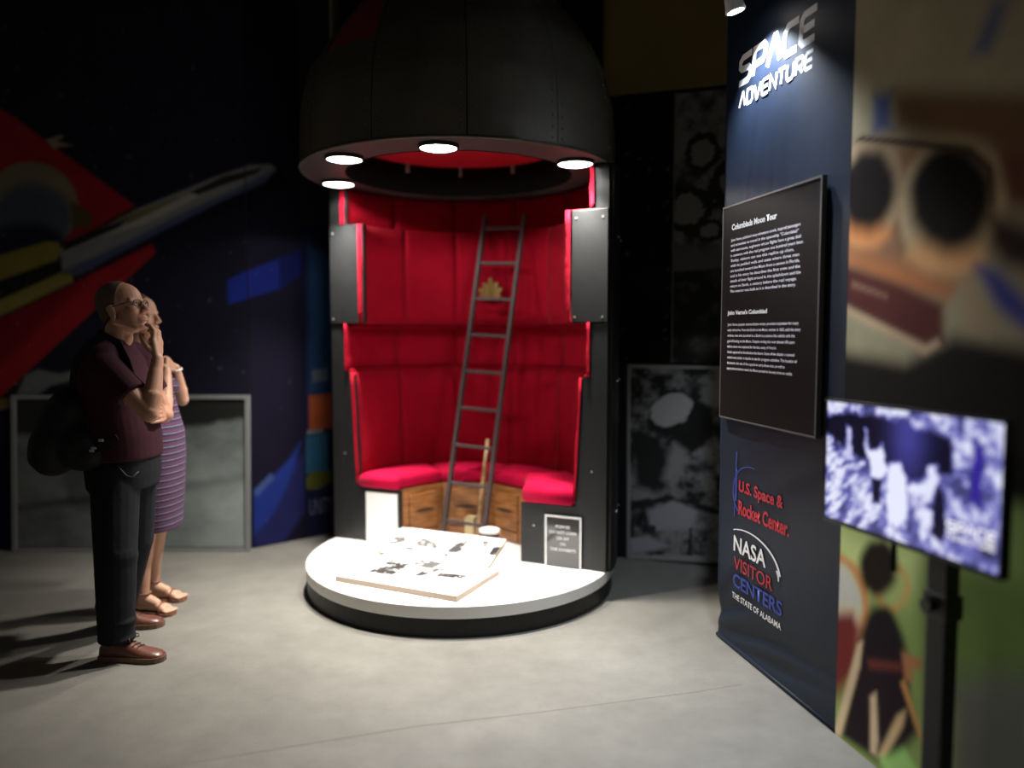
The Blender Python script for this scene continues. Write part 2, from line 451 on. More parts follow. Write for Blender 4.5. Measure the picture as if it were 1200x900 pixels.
MURAL_EARTH = [
    ((0.006,0.006,0.012), 0.04, [(-0.22,2.45),(0.28,2.74),(0.31,2.63),(-0.22,2.25)]),
    ((0.19,0.2,0.2), 0.03, [(-0.21,2.6),(0.03,2.72),(0.2,2.75),(0.24,2.72),(0.15,2.63),(-0.16,2.47),(-0.27,2.41)]),
    ((0.06,0.075,0.15), 0.05, [(-0.22,2.47),(0.03,2.6),(0.23,2.72),(0.15,2.62),(-0.16,2.44),(-0.28,2.38)]),
    ((0.32,0.32,0.27), 0.02, [(-0.21,2.56),(0.09,2.69),(-0.21,2.52)]),
    ((0.02,0.02,0.02), 0.02, [(-0.27,2.5),(-0.14,2.62),(0.14,2.72),(0.09,2.67),(-0.14,2.57)]),
    ((0.011,0.009,0.024), 0.25, [(0.04,1.37),(0.46,1.61),(0.42,-0.13),(0.01,-0.05)]),
    ((0.013,0.024,0.22), 0.03, [(-0.02,1.97),(0.25,2.09),(0.25,1.87),(-0.03,1.78)]),
    ((0.007,0.012,0.10), 0.04, [(0.25,2.09),(0.45,2.18),(0.46,2),(0.25,1.87)]),
    ((0.02,0.022,0.11), 0.05, [(0.01,0.02),(0.01,0.27),(0.42,0.66),(0.41,0.2),(0.22,-0.02)]),
    ((0.018,0.04,0.26), 0.05, [(0.02,0.4),(0.15,0.49),(0.3,0.62),(0.39,0.74),(0.33,0.54),(0.24,0.36),(0.15,0.21),(0.01,0.09)]),
    ((0.06,0.10,0.28), 0.03, [(0.02,0.42),(0.15,0.53),(0.18,0.49),(0.04,0.37)]),
]
PENNANT = [
    ((0.02,0.06,0.16), 0.04, [(0.48,2.18),(0.71,2.13),(0.69,1.08),(0.46,1.09)]),
    ((0.14,0.17,0.22), 0.02, [(0.49,1.27),(0.62,1.28),(0.62,1.19),(0.49,1.18)]),
    ((0.42,0.09,0.03), 0.02, [(0.46,1.08),(0.67,1.09),(0.67,0.82),(0.46,0.82)]),
    ((0.2,0.2,0.22), 0.01, [(0.44,0.82),(0.57,0.82),(0.57,0.79),(0.44,0.79)]),
    ((0.03,0.12,0.22), 0.03, [(0.43,0.78),(0.61,0.78),(0.61,0.49),(0.42,0.49)]),
    ((0.11,0.12,0.02), 0.02, [(0.41,0.45),(0.48,0.5),(0.63,0.49),(0.63,0.4),(0.52,0.36),(0.41,0.38)]),
]
MURAL_ENGINES = [
    ((0.2,0.18,0.115), 0.05, [(0.9,1.2),(3.2,1.2),(3.2,3.6),(0.9,3.6)]),
    ((0.17,0.23,0.07), 0.1, [(0.84,0.97),(1.93,1.18),(1.98,0.2),(0.91,-0.54)]),
    ((0.008,0.007,0.006), 0.05, [(0.81,1.49),(1.3,1.45),(1.51,1.54),(1.92,1.49),(1.94,1.09),(0.84,0.97)]),
    ((0.045,0.06,0.13), 0.04, [(1.1,2.39),(1.19,2.37),(1.2,2.24),(1.1,2.25)]),
    ((0.055,0.07,0.13), 0.05, [(1.54,2.38),(1.61,2.5),(1.66,2.48),(1.6,2.36)]),
    ((0.085,0.05,0.025), 0.05, [(1.2,2.37),(1.88,2.16),(1.89,1.96),(1.58,2.1),(1.22,2.24)]),
    ((0.075,0.03,0.02), 0.05, [(1.64,2.09),(1.89,2.02),(1.9,1.85),(1.65,1.92)]),
    ((0.16,0.09,0.05), 0.06, [(0.92,2.19),(1.01,2.25),(1.58,2.1),(1.66,1.98),(1.65,1.84),(1.57,1.73),(1.47,1.68),(1.28,1.72),(0.91,1.84)]),
    ((0.3,0.22,0.13), 0.03, [(1.26,2),(1.25,1.96),(1.22,1.92),(1.19,1.89),(1.15,1.87),(1.1,1.86),(1.05,1.86),(1,1.88),(0.96,1.91),(0.92,1.95),(0.9,2),(0.89,2.05),(0.89,2.1),(0.9,2.15),(0.93,2.19),(0.97,2.22),(1.02,2.24),(1.07,2.24),(1.12,2.23),(1.16,2.21),(1.2,2.18),(1.23,2.14),(1.25,2.1),(1.26,2.05)]),
    ((0.32,0.25,0.15), 0.03, [(1.68,1.89),(1.67,1.84),(1.65,1.8),(1.61,1.76),(1.57,1.74),(1.52,1.73),(1.46,1.73),(1.4,1.74),(1.35,1.77),(1.3,1.82),(1.27,1.87),(1.25,1.93),(1.25,1.99),(1.26,2.05),(1.29,2.1),(1.33,2.13),(1.39,2.15),(1.44,2.15),(1.5,2.14),(1.55,2.12),(1.6,2.08),(1.64,2.04),(1.66,1.99),(1.68,1.94)]),
    ((0.42,0.17,0.06), 0.05, [(1.2,1.9),(1.2,1.88),(1.18,1.87),(1.16,1.86),(1.14,1.85),(1.1,1.85),(1.07,1.85),(1.03,1.86),(0.99,1.87),(0.96,1.88),(0.94,1.9),(0.92,1.92),(0.91,1.93),(0.92,1.95),(0.93,1.96),(0.96,1.97),(0.99,1.98),(1.02,1.98),(1.06,1.97),(1.1,1.97),(1.13,1.96),(1.16,1.94),(1.18,1.93),(1.19,1.91)]),
    ((0.4,0.22,0.1), 0.05, [(1.61,1.77),(1.6,1.76),(1.59,1.74),(1.57,1.73),(1.54,1.72),(1.5,1.72),(1.46,1.72),(1.42,1.73),(1.38,1.74),(1.35,1.75),(1.32,1.77),(1.3,1.79),(1.29,1.8),(1.3,1.82),(1.32,1.84),(1.34,1.85),(1.38,1.86),(1.42,1.86),(1.46,1.86),(1.5,1.85),(1.53,1.84),(1.56,1.83),(1.59,1.81),(1.6,1.79)]),
    ((0.006,0.004,0.003), 0.05, [(1.23,2.02),(1.22,1.99),(1.2,1.96),(1.17,1.93),(1.14,1.92),(1.1,1.91),(1.06,1.92),(1.02,1.93),(0.98,1.95),(0.96,1.98),(0.94,2.02),(0.93,2.06),(0.93,2.1),(0.94,2.14),(0.96,2.17),(1,2.19),(1.03,2.21),(1.07,2.21),(1.11,2.2),(1.15,2.19),(1.18,2.16),(1.2,2.13),(1.22,2.1),(1.23,2.06)]),
    ((0.005,0.004,0.003), 0.05, [(1.64,1.93),(1.63,1.89),(1.61,1.86),(1.59,1.83),(1.55,1.81),(1.51,1.8),(1.46,1.8),(1.42,1.82),(1.38,1.84),(1.34,1.88),(1.31,1.92),(1.3,1.97),(1.29,2.02),(1.3,2.06),(1.33,2.1),(1.36,2.12),(1.4,2.14),(1.45,2.14),(1.49,2.13),(1.54,2.11),(1.57,2.08),(1.6,2.05),(1.63,2.01),(1.64,1.97)]),
    ((0.02,0.012,0.01), 0.012, [(1.01,2.25),(1.04,2.26),(1.34,2.17),(1.55,2.1),(1.63,2.03),(1.64,1.92),(1.63,1.92),(1.61,2.02),(1.54,2.08),(1.34,2.15)]),
    ((0.26,0.1,0.04), 0.05, [(0.92,1.87),(1.28,1.78),(1.51,1.69),(1.47,1.65),(1.24,1.7),(0.91,1.82)]),
    ((0.055,0.016,0.014), 0.03, [(0.91,1.82),(1.28,1.71),(1.46,1.64),(1.47,1.52),(1.39,1.49),(0.92,1.67)]),
    ((0.3,0.22,0.14), 0.02, [(0.92,1.67),(1.39,1.51),(1.44,1.53),(1.45,1.51),(1.39,1.48),(0.92,1.64)]),
    ((0.16,0.09,0.06), 0.02, [(1.01,1.74),(1.2,1.68),(1.2,1.67),(1.01,1.72)]),
    ((0.22,0.17,0.11), 0.03, [(1.52,1.71),(1.57,1.72),(1.61,1.65),(1.67,1.58),(1.64,1.54),(1.55,1.56)]),
    ((0.02,0.012,0.01), 0.05, [(1.62,1.9),(1.74,1.85),(1.9,1.77),(1.91,1.68),(1.69,1.74),(1.63,1.8)]),
    ((0.03,0.035,0.16), 0.04, [(1.58,1.75),(1.66,1.73),(1.81,1.6),(1.91,1.51),(1.79,1.54),(1.67,1.62)]),
    ((0.36,0.42,0.17), 0.1, [(0.88,0.81),(1.44,0.86),(1.33,0.66),(0.89,0.54)]),
    ((0.09,0.13,0.035), 0.08, [(1.51,0.83),(1.95,0.89),(1.96,0.58),(1.54,0.4)]),
    ((0.09,0.09,0.07), 0.08, [(1.55,0.46),(1.72,0.57),(1.96,0.65),(1.98,0.2),(1.58,-0.08)]),
    ((0.45,0.2,0.07), 0.02, [(1.16,0.57),(1.16,0.52),(1.14,0.46),(1.11,0.41),(1.06,0.36),(1.01,0.32),(0.95,0.28),(0.89,0.26),(0.83,0.26),(0.77,0.27),(0.73,0.3),(0.7,0.35),(0.69,0.4),(0.69,0.46),(0.72,0.52),(0.76,0.58),(0.81,0.63),(0.87,0.67),(0.93,0.7),(0.99,0.71),(1.05,0.7),(1.09,0.69),(1.13,0.66),(1.15,0.61)]),
    ((0.62,0.52,0.38), 0.03, [(1.12,0.55),(1.11,0.5),(1.1,0.45),(1.07,0.4),(1.03,0.36),(0.99,0.32),(0.94,0.29),(0.88,0.28),(0.83,0.27),(0.78,0.29),(0.74,0.31),(0.72,0.35),(0.71,0.4),(0.71,0.45),(0.73,0.51),(0.77,0.56),(0.81,0.61),(0.86,0.64),(0.92,0.66),(0.97,0.67),(1.02,0.67),(1.06,0.65),(1.09,0.62),(1.11,0.59)]),
    ((0.12,0.02,0.018), 0.05, [(0.86,0.43),(1.07,0.52),(1.12,0.46),(1.1,0.29),(0.98,0.14),(0.87,0.15)]),
    ((0.42,0.2,0.06), 0.02, [(1.36,0.7),(1.35,0.68),(1.35,0.66),(1.33,0.64),(1.32,0.62),(1.3,0.6),(1.28,0.59),(1.26,0.59),(1.24,0.59),(1.22,0.59),(1.2,0.61),(1.19,0.62),(1.19,0.65),(1.19,0.67),(1.2,0.69),(1.21,0.71),(1.23,0.73),(1.25,0.75),(1.27,0.76),(1.29,0.76),(1.31,0.76),(1.33,0.75),(1.34,0.74),(1.35,0.72)]),
    ((0.28,0.33,0.12), 0.02, [(1.34,0.7),(1.34,0.68),(1.33,0.66),(1.32,0.64),(1.31,0.63),(1.29,0.61),(1.28,0.61),(1.26,0.6),(1.24,0.6),(1.23,0.61),(1.22,0.62),(1.21,0.64),(1.21,0.65),(1.21,0.67),(1.21,0.69),(1.22,0.71),(1.24,0.72),(1.25,0.73),(1.27,0.74),(1.29,0.75),(1.3,0.74),(1.32,0.74),(1.33,0.73),(1.34,0.71)]),
    ((0.015,0.01,0.008), 0.03, [(1.3,0.75),(1.29,0.72),(1.29,0.7),(1.27,0.67),(1.25,0.65),(1.23,0.63),(1.21,0.62),(1.18,0.61),(1.16,0.62),(1.14,0.62),(1.12,0.64),(1.11,0.66),(1.1,0.69),(1.1,0.72),(1.11,0.75),(1.13,0.78),(1.15,0.8),(1.17,0.81),(1.2,0.82),(1.22,0.83),(1.25,0.82),(1.27,0.81),(1.28,0.8),(1.29,0.78)]),
    ((0.012,0.008,0.01), 0.03, [(1.37,0.41),(1.37,0.35),(1.37,0.29),(1.35,0.23),(1.33,0.18),(1.31,0.14),(1.28,0.12),(1.24,0.1),(1.21,0.11),(1.17,0.13),(1.15,0.17),(1.12,0.23),(1.11,0.29),(1.11,0.35),(1.11,0.42),(1.13,0.48),(1.15,0.53),(1.18,0.57),(1.22,0.59),(1.25,0.6),(1.28,0.59),(1.31,0.56),(1.34,0.52),(1.36,0.47)]),
    ((0.014,0.009,0.012), 0.03, [(1.11,0.36),(1.34,0.43),(1.42,0.23),(1.28,0.03),(1.02,0.01)]),
    ((0.1,0.025,0.02), 0.02, [(1.16,0.37),(1.33,0.43),(1.33,0.4),(1.17,0.34)]),
    ((0.48,0.34,0.22), 0.015, [(0.96,-0.01),(0.99,0.04),(1.1,0.4),(1.13,0.43),(1.12,0.33),(1.02,0.01)]),
    ((0.44,0.34,0.22), 0.015, [(1.18,0.24),(1.21,0.27),(1.23,0.1),(1.22,0.04),(1.19,0.04)]),
    ((0.42,0.3,0.16), 0.015, [(1.23,0.05),(1.32,0.24),(1.36,0.28),(1.35,0.22),(1.26,0.04)]),
    ((0.4,0.2,0.07), 0.012, [(1.33,0.36),(1.35,0.38),(1.44,0.23),(1.43,0.21)]),
    ((0.3,0.13,0.06), 0.015, [(1.33,0.47),(1.43,0.48),(1.42,0.45),(1.38,0.43),(1.39,0.39),(1.35,0.38)]),
    ((0.25,0.5,0.14), 0.03, [(1.24,0.04),(1.36,0.14),(1.48,0.06),(1.37,-0.1)]),
    ((0.03,0.035,0.02), 0.08, [(1.42,0.86),(1.51,0.86),(1.54,0.4),(1.45,0.33)]),
]
MURAL_LANDER = [
    ((0.17,0.17,0.16), 0.01, [(0.13,1.34),(0.77,1.33),(0.79,0.03),(0.14,-0)]),
    ((0.1,0.1,0.1), 0.01, [(0.15,1.31),(0.77,1.31),(0.79,0.08),(0.16,0.03)]),
    ((0.01,0.01,0.01), 0.03, [(0.68,0.89),(0.66,0.85),(0.64,0.81),(0.61,0.78),(0.58,0.76),(0.54,0.75),(0.51,0.76),(0.48,0.77),(0.46,0.8),(0.45,0.83),(0.44,0.88),(0.44,0.92),(0.45,0.97),(0.47,1.01),(0.5,1.05),(0.53,1.08),(0.56,1.1),(0.59,1.11),(0.63,1.1),(0.65,1.09),(0.68,1.06),(0.69,1.02),(0.7,0.98),(0.69,0.94)]),
    ((0.012,0.012,0.012), 0.03, [(0.56,1),(0.56,0.97),(0.55,0.94),(0.53,0.91),(0.51,0.89),(0.47,0.87),(0.44,0.86),(0.4,0.85),(0.36,0.86),(0.33,0.87),(0.3,0.89),(0.28,0.91),(0.27,0.94),(0.27,0.97),(0.28,1),(0.3,1.03),(0.33,1.05),(0.36,1.07),(0.4,1.08),(0.43,1.09),(0.47,1.08),(0.5,1.07),(0.53,1.05),(0.55,1.03)]),
    ((0.22,0.22,0.215), 0.012, [(0.56,1.08),(0.56,1.05),(0.56,1.03),(0.54,1),(0.52,0.97),(0.49,0.95),(0.46,0.94),(0.42,0.93),(0.39,0.92),(0.36,0.93),(0.33,0.94),(0.31,0.96),(0.29,0.98),(0.29,1.01),(0.29,1.04),(0.31,1.07),(0.33,1.09),(0.36,1.11),(0.4,1.13),(0.43,1.14),(0.47,1.14),(0.5,1.14),(0.53,1.12),(0.55,1.1)]),
    ((0.015,0.015,0.015), 0.06, [(0.16,0.89),(0.36,0.86),(0.45,0.58),(0.34,0.46),(0.18,0.5)]),
    ((0.15,0.15,0.15), 0.05, [(0.45,0.81),(0.53,0.76),(0.45,0.52),(0.37,0.57)]),
    ((0.015,0.015,0.015), 0.02, [(0.14,0.41),(0.4,0.46),(0.76,0.39),(0.76,0.34),(0.4,0.4),(0.14,0.33)]),
    ((0.19,0.185,0.2), 0.03, [(0.28,0.34),(0.45,0.43),(0.61,0.37),(0.58,0.23),(0.31,0.21)]),
    ((0.02,0.02,0.02), 0.012, [(0.15,0.28),(0.19,0.28),(0.19,0.04),(0.16,0.04)]),
    ((0.02,0.02,0.02), 0.012, [(0.29,0.23),(0.32,0.23),(0.31,0.04),(0.29,0.04)]),
    ((0.02,0.02,0.02), 0.012, [(0.46,0.22),(0.48,0.22),(0.48,0.09),(0.46,0.09)]),
    ((0.02,0.02,0.02), 0.012, [(0.55,0.25),(0.58,0.27),(0.57,0.07),(0.54,0.06)]),
    ((0.2,0.19,0.21), 0.03, [(0.16,0.14),(0.28,0.17),(0.43,0.11),(0.16,0.03)]),
]
# ------------------------------------------------------------------ the setting
bm = B(); box(bm, (-6.5, -1.0, -0.1), (4.5, 7.0, 0.0))
floor = obj('floor', bm, FLOOR); tag(floor, 'polished grey-beige concrete hall floor', kind='structure')
bm = B(); box(bm, (-6.5, -1.0, 4.8), (4.5, 7.0, 4.9))
tag(obj('ceiling', bm, HALLB), kind='structure')
bm = B(); box(bm, (-6.5, 6.75, 0.0), (4.5, 6.85, 4.8))
tag(obj('wall_back', bm, OLIVE), kind='structure')
bm = B(); box(bm, (-1.47, 6.70, 0.0), (0.78, 6.75, 4.8))
tag(obj('wall_backdrop', bm, HALLB), kind='structure')
# sawn crack across the floor
bm = B()
cr = [(-2.2, 2.30), (-1.3, 2.63), (-0.374, 2.937), (0.1, 3.045), (0.793, 3.226), (1.02, 3.30)]
v0 = [bm.verts.new((x, y - 0.0018, 0.0008)) for x, y in cr]; v1 = [bm.verts.new((x, y + 0.0018, 0.0008)) for x, y in cr]
for i in range(len(cr) - 1): bm.faces.new((v0[i], v0[i + 1], v1[i + 1], v1[i]))
obj('crack', bm, mat('crack_dirt', (0.15, 0.135, 0.115), 0.9), floor)

AZ = 0.0; BZ = math.atan2(0.66, 0.75); PRZ = math.atan2(-0.28, 0.84); RZ = math.atan2(-0.9784, 0.2066)

def frame_root(name, loc, rz, kind=None):
    o = bpy.data.objects.new(name, None); link(o); o.location = loc; o.rotation_euler = (0, 0, rz)
    if kind: o['kind'] = kind
    return o

# dark board walls on the left: one straight, one turning away towards the capsule
bm = B(); box(bm, (0, 0.012, 0), (2.745, 0.09, 4.3))
wl = obj('wall_left', bm, NAVYB); wl.location = (-4.6, 5.44, 0); wl['kind'] = 'structure'
bm = B(); box(bm, (0, 0.012, 0), (0.685, 0.09, 4.3))
wl2 = obj('wall_left_return', bm, NAVYB); wl2.location = (-1.87, 5.44, 0); wl2.rotation_euler = (0, 0, BZ); wl2['kind'] = 'structure'
bm = B(); box(bm, (0.686, 0.0, 0), (0.70, 0.09, 4.3))
tr = obj('trim_1', bm, mat('edge_glint_strip', (0.30, 0.27, 0.20), 0.5)); tr.location = (-1.87, 5.44, 0); tr.rotation_euler = (0, 0, BZ); tr['kind'] = 'structure'  # pale strip put in for the lit glint along the panel edge
# right: end of a partition that runs towards the camera
bm = B(); box(bm, (0.985, 0.014, 0), (3.75, 0.16, 3.7))
wr = obj('wall_right', bm, HALLB); wr.location = (1.05, 3.845, 0); wr.rotation_euler = (0, 0, RZ); wr['kind'] = 'structure'
# dark display wall behind the posters, right of the capsule
bm = B(); box(bm, (-0.03, 0.012, 0), (1.25, 0.07, 3.13))
pw = obj('wall_display', bm, HALLB); pw.location = (0.66, 5.24, 0); pw.rotation_euler = (0, 0, PRZ); pw['kind'] = 'structure'

# ------------------------------------------------------------------ murals and posters
def stars(X, Z, seed, thr, amp):
    n = value_noise(X * 26, Z * 26, seed) * value_noise(X * 53 + 3, Z * 53, seed + 1)
    return (np.clip((n - thr) / 0.04, 0, 1) * amp)[..., None]

def p_rocket(X, Z):
    c = paint_shapes(X, Z, (0.010, 0.010, 0.020), MURAL_ROCKET)
    t = np.clip((Z - 1.2) / -1.2, 0, 1)[..., None]
    c = c + t * np.array([0.004, 0.003, 0.016])
    c = c * (0.86 + 0.28 * fbm(X, Z, 7, 3)[..., None])
    g = np.exp(-((X - 0.95) / 0.5) ** 2 - ((Z - 2.55) / 0.5) ** 2)[..., None]
    return c + stars(X, Z, 11, 0.74, 0.06)
def p_earth(X, Z):
    c = paint_shapes(X, Z, (0.010, 0.009, 0.022), MURAL_EARTH)
    return c * (0.62 + 0.22 * fbm(X, Z, 7, 5)[..., None]) + stars(X, Z, 12, 0.80, 0.03)
def p_pennant(X, Z):
    return paint_shapes(X, Z, (0.012, 0.014, 0.05), [(c_, s_ * 1.5, p_) for c_, s_, p_ in PENNANT]) * (0.45 + 0.25 * fbm(X, Z, 9, 6)[..., None])
def p_engines(X, Z):
    c = 1.9 * paint_shapes(X, Z, (0.02, 0.018, 0.014), [(c_, s_ * 1.8, p_) for c_, s_, p_ in MURAL_ENGINES])
    return np.clip(c, 0, 0.8) * (0.78 + 0.44 * fbm(X, Z, 4, 8)[..., None])
def p_lander(X, Z):
    n = fbm(X, Z, 9, 21, 6, 0.62)
    c = paint_shapes(X, Z, (0.02, 0.02, 0.02), [MURAL_LANDER[0]])
    inn = paint_shapes(X, Z, (0.10, 0.10, 0.10), [MURAL_LANDER[1]])
    k = np.clip((n - 0.36) / 0.26, 0, 1)[..., None]
    inside = (poly_sd(X, Z, MURAL_LANDER[1][2]) < 0)[..., None]
    body = paint_shapes(X, Z, (0, 0, 0), [])
    body[...] = 0.012 + 0.13 * k
    for c2, soft, pts in MURAL_LANDER[2:]:
        sd = poly_sd(X, Z, pts) + (n - 0.5) * 0.06
        w = np.clip(0.5 - sd / soft, 0, 1)[..., None]
        body = body * (1 - w) + np.array(c2) * w
    return np.where(inside, body, c) * 1.7
def p_crater(X, Z):
    n = fbm(X, Z, 11, 31, 6, 0.65)
    k = np.clip((n - 0.33) / 0.3, 0, 1)
    g = 0.03 + 0.12 * k
    for cx, cz, r in ((0.60, 2.72, 0.07), (0.52, 2.35, 0.09), (0.82, 2.5, 0.1), (0.66, 2.22, 0.05)):
        d = np.hypot(X - cx, Z - cz) + (n - .5) * 0.1
        g = np.where(d < r, 0.15, np.where(d < r * 1.7, 0.02, g))
    low = np.clip((1.97 + 0.05 * (X - 0.6) - Z) / 0.02, 0, 1)
    plain = np.clip((2.16 - Z) / 0.1, 0, 1)
    g = g * (1 - plain) + plain * (0.075 + 0.03 * n)
    dk = 0.016 + 0.03 * np.clip((fbm(X, Z, 14, 33) - 0.55) / 0.2, 0, 1)
    g = g * (1 - low) + low * dk
    d = np.hypot((X - 0.63) / 2, Z - 1.47)
    g = g + 0.05 * np.exp(-(d / 0.05) ** 2) * low
    return np.repeat(g[..., None], 3, -1) * np.array([1.0, 0.97, 0.9]) * 1.3
def p_night(X, Z):
    n = fbm(X, Z, 3, 41)
    g = 0.006 + 0.008 * np.clip((n - .5) / .3, 0, 1)
    band = np.exp(-((Z - 1.9 - 0.3 * (0.3 - X)) / 0.12) ** 2) * 0.008
    c = np.repeat((g)[..., None], 3, -1) + band[..., None] * np.array([0.5, 0.7, 1.6])
    return c + stars(X, Z, 43, 0.70, 0.10)
def p_moon(X, Z):
    # X 0..1.66, Z 0..1.1 : black sky above a grey, cloudy lunar plain
    n = fbm(X, Z * 1.8, 3.2, 51, 6, 0.6); n2 = fbm(X + 5, Z, 9, 53, 5, 0.6)
    g = 0.045 + 0.15 * n + 0.06 * (n2 - 0.5)
    streak = np.exp(-((Z - 0.42 - 0.13 * (X - 0.9) + 0.04 * (n - .5)) / 0.035) ** 2)
    g = g * (1 - 0.55 * streak)
    g = g + 0.10 * np.clip((X - 0.85) / 0.6, 0, 1) * np.clip((0.82 - Z) / 0.3, 0, 1)
    rise = 0.80 + 0.11 * (X - 0.85) * (X > 0.85) * 1.4 + 0.10 * (n - .5)
    sky = np.clip((Z - rise) / 0.05, 0, 1)
    g = g * (1 - sky) + 0.010 * sky
    blk = np.clip(0.5 - poly_sd(X, Z, [(0.36, 0.60), (0.66, 0.60), (0.66, 0.25), (0.50, 0.28), (0.40, 0.33)]) / 0.05, 0, 1)
    g = g * (1 - 0.45 * blk)
    return g[..., None] * np.array([0.90, 1.02, 1.0]) * 1.3

def mural(name, label, s0, s1, z0, z1, step, painter, material, loc, rz, cat='mural', group=None, thick=0.012):
    """a printed board: thin core with the printed sheet as its part"""
    bm = B(); box(bm, (s0, 0.0, z0), (s1, thick - 0.002, z1))
    o = obj(name, bm, HALLB); o.location = loc; o.rotation_euler = (0, 0, rz)
    tag(o, label, cat, group)
    print_sheet('printed_sheet', s0, s1, z0, z1, step, painter, material, o, y=-0.0012)
    return o

m1 = mural('wall_mural', 'large dark mural of a silver rocket and red wing behind the man', 0, 2.735, 0.0, 4.25, 0.0125, p_rocket, PRINTM, (-4.6, 5.44, 0), AZ)
m2 = mural('wall_mural', 'narrow navy mural with a blue swoosh beside the framed moon picture', 0.012, 0.42, 0.0, 4.25, 0.0125, p_earth, PRINTM, (-1.87, 5.44, 0), BZ)
m3 = mural('pennant_panel', 'thin colourful printed panel with an orange block close to the capsule', 0.425, 0.68, 0.0, 2.35, 0.008, p_pennant, PRINTM, (-1.87, 5.44, 0), BZ, 'banner')
FAINT = mat('faint_blue_ink', (0.09, 0.10, 0.19), 0.7)
lettering('UNITY', 0.1, FAINT, m3, 0.45, 0.17, -0.003, 0.19, 0.12)
m4 = mural('wall_mural', 'olive and green mural of two rocket engine nozzles behind the television', 0.985, 3.6, 0.0, 3.65, 0.0125, p_engines, PRINTM, (1.05, 3.845, 0), RZ)
m5 = mural('poster_panel', 'grey moon lander photo poster standing on the floor', 0.127, 0.99, 0.0, 1.338, 0.007, p_lander, PRINTM, (0.66, 5.24, 0), PRZ, 'poster')
m6 = mural('poster_panel', 'tall pale cratered moon poster above the lander poster', 0.428, 0.99, 1.352, 3.10, 0.009, p_crater, PRINTM, (0.66, 5.24, 0), PRZ, 'poster')
m7 = mural('poster_panel', 'tall black night sky poster next to the capsule', -0.02, 0.418, 1.352, 3.12, 0.012, p_night, PRINTM, (0.66, 5.24, 0), PRZ, 'poster')
bm = B(); box(bm, (0.419, -0.004, 1.352), (0.427, 0.006, 3.11)); obj('edge_strip', bm, mat('grey_edge_strip', (0.12, 0.12, 0.12), 0.5), m6)

# framed moon photograph leaning on the left wall
mp = thing('framed_photograph', 'large grey-framed moon surface photograph leaning against the dark wall', 'picture', (-3.55, 5.365, 0.0))
mp.rotation_euler = (math.radians(-3.2), 0, 0)
FW, FH = 1.69, 1.112
print_sheet('photograph', 0.03, FW - 0.03, 0.03, FH - 0.03, 0.008, p_moon, PRINT, mp, y=0.004)
bm = B(); box(bm, (0.005, 0.006, 0.005), (FW - 0.005, 0.016, FH - 0.005)); obj('backing', bm, HALLB, mp)
for lo, hi in (((0, -0.008, 0), (0.034, 0.02, FH)), ((FW - 0.034, -0.008, 0), (FW, 0.02, FH)), ((0.034, -0.008, 0), (FW - 0.034, 0.02, 0.022)), ((0.034, -0.008, FH - 0.03), (FW - 0.034, 0.02, FH))):
    bm = B(); box(bm, lo, hi, 0.003); obj('frame_bar', bm, ALU, mp)

# ------------------------------------------------------------------ display platform
CZ = math.radians(-23.82)
CLOC = (-0.32, 4.75, 0.0)
pl = thing('display_platform', 'low round white-topped platform with a black plinth under the capsule', 'platform', CLOC, CZ)
bm = B(); lathe(bm, [(0, 0), (0.938, 0), (0.938, 0.100), (0, 0.100)], 96); obj('plinth', bm, BLACK, pl, smooth=False)
bm = B(); lathe(bm, [(0, 0.100), (0.941, 0.100), (0.945, 0.104), (0.945, 0.164), (0.939, 0.170), (0, 0.170)], 96); obj('deck', bm, WHITE, pl)

# ------------------------------------------------------------------ the capsule (local frame: x along the cut face, y into the capsule)
cp = thing('space_capsule', 'open black bullet-shaped space capsule lined with red velvet', 'capsule', CLOC, CZ)
ZT = 2.50
def polar(r, a): return (r * math.cos(a), r * math.sin(a))
bm = B(); lathe(bm, [(0.950, 0.171), (0.972, 0.171), (0.972, ZT), (0.950, ZT)], 64, 0.0, math.pi, close_prof=True)
shell = obj('outer_shell', bm, BLACK, cp)
bm = B()
for az in (0.12, 0.3): 
    for z in (0.5, 1.27, 2.1): ball(bm, (0.975 * math.cos(az), 0.975 * math.sin(az), z), 0.006, 8)
obj('rivets', bm, STEEL, shell, kind='stuff')

# stepped face boards
def stepped(sg):
    if sg > 0:
        return [(0.416, 0.171), (0.950, 0.171), (0.950, ZT), (0.866, ZT), (0.866, 2.246), (0.737, 2.246), (0.737, 1.605), (0.846, 1.605), (0.846, 1.300), (0.800, 1.296), (0.758, 0.640), (0.758, 0.535), (0.416, 0.535)]
    return [(-0.430, 0.171), (-0.950, 0.171), (-0.950, ZT), (-0.822, ZT), (-0.822, 2.255), (-0.686, 2.255), (-0.686, 1.615), (-0.830, 1.615), (-0.830, 1.290), (-0.770, 1.275), (-0.736, 0.620), (-0.736, 0.535), (-0.430, 0.535)]
def screws(parent, pts, y):
    for x, z in pts:
        bm = B()
        q = bmesh.ops.create_cone(bm, cap_ends=True, segments=10, radius1=0.0065, radius2=0.005, depth=0.004)
        for v in q['verts']: v.co = Vector((x + v.co.x, y - v.co.z, z + v.co.y))
        obj('screw', bm, STEEL, parent)
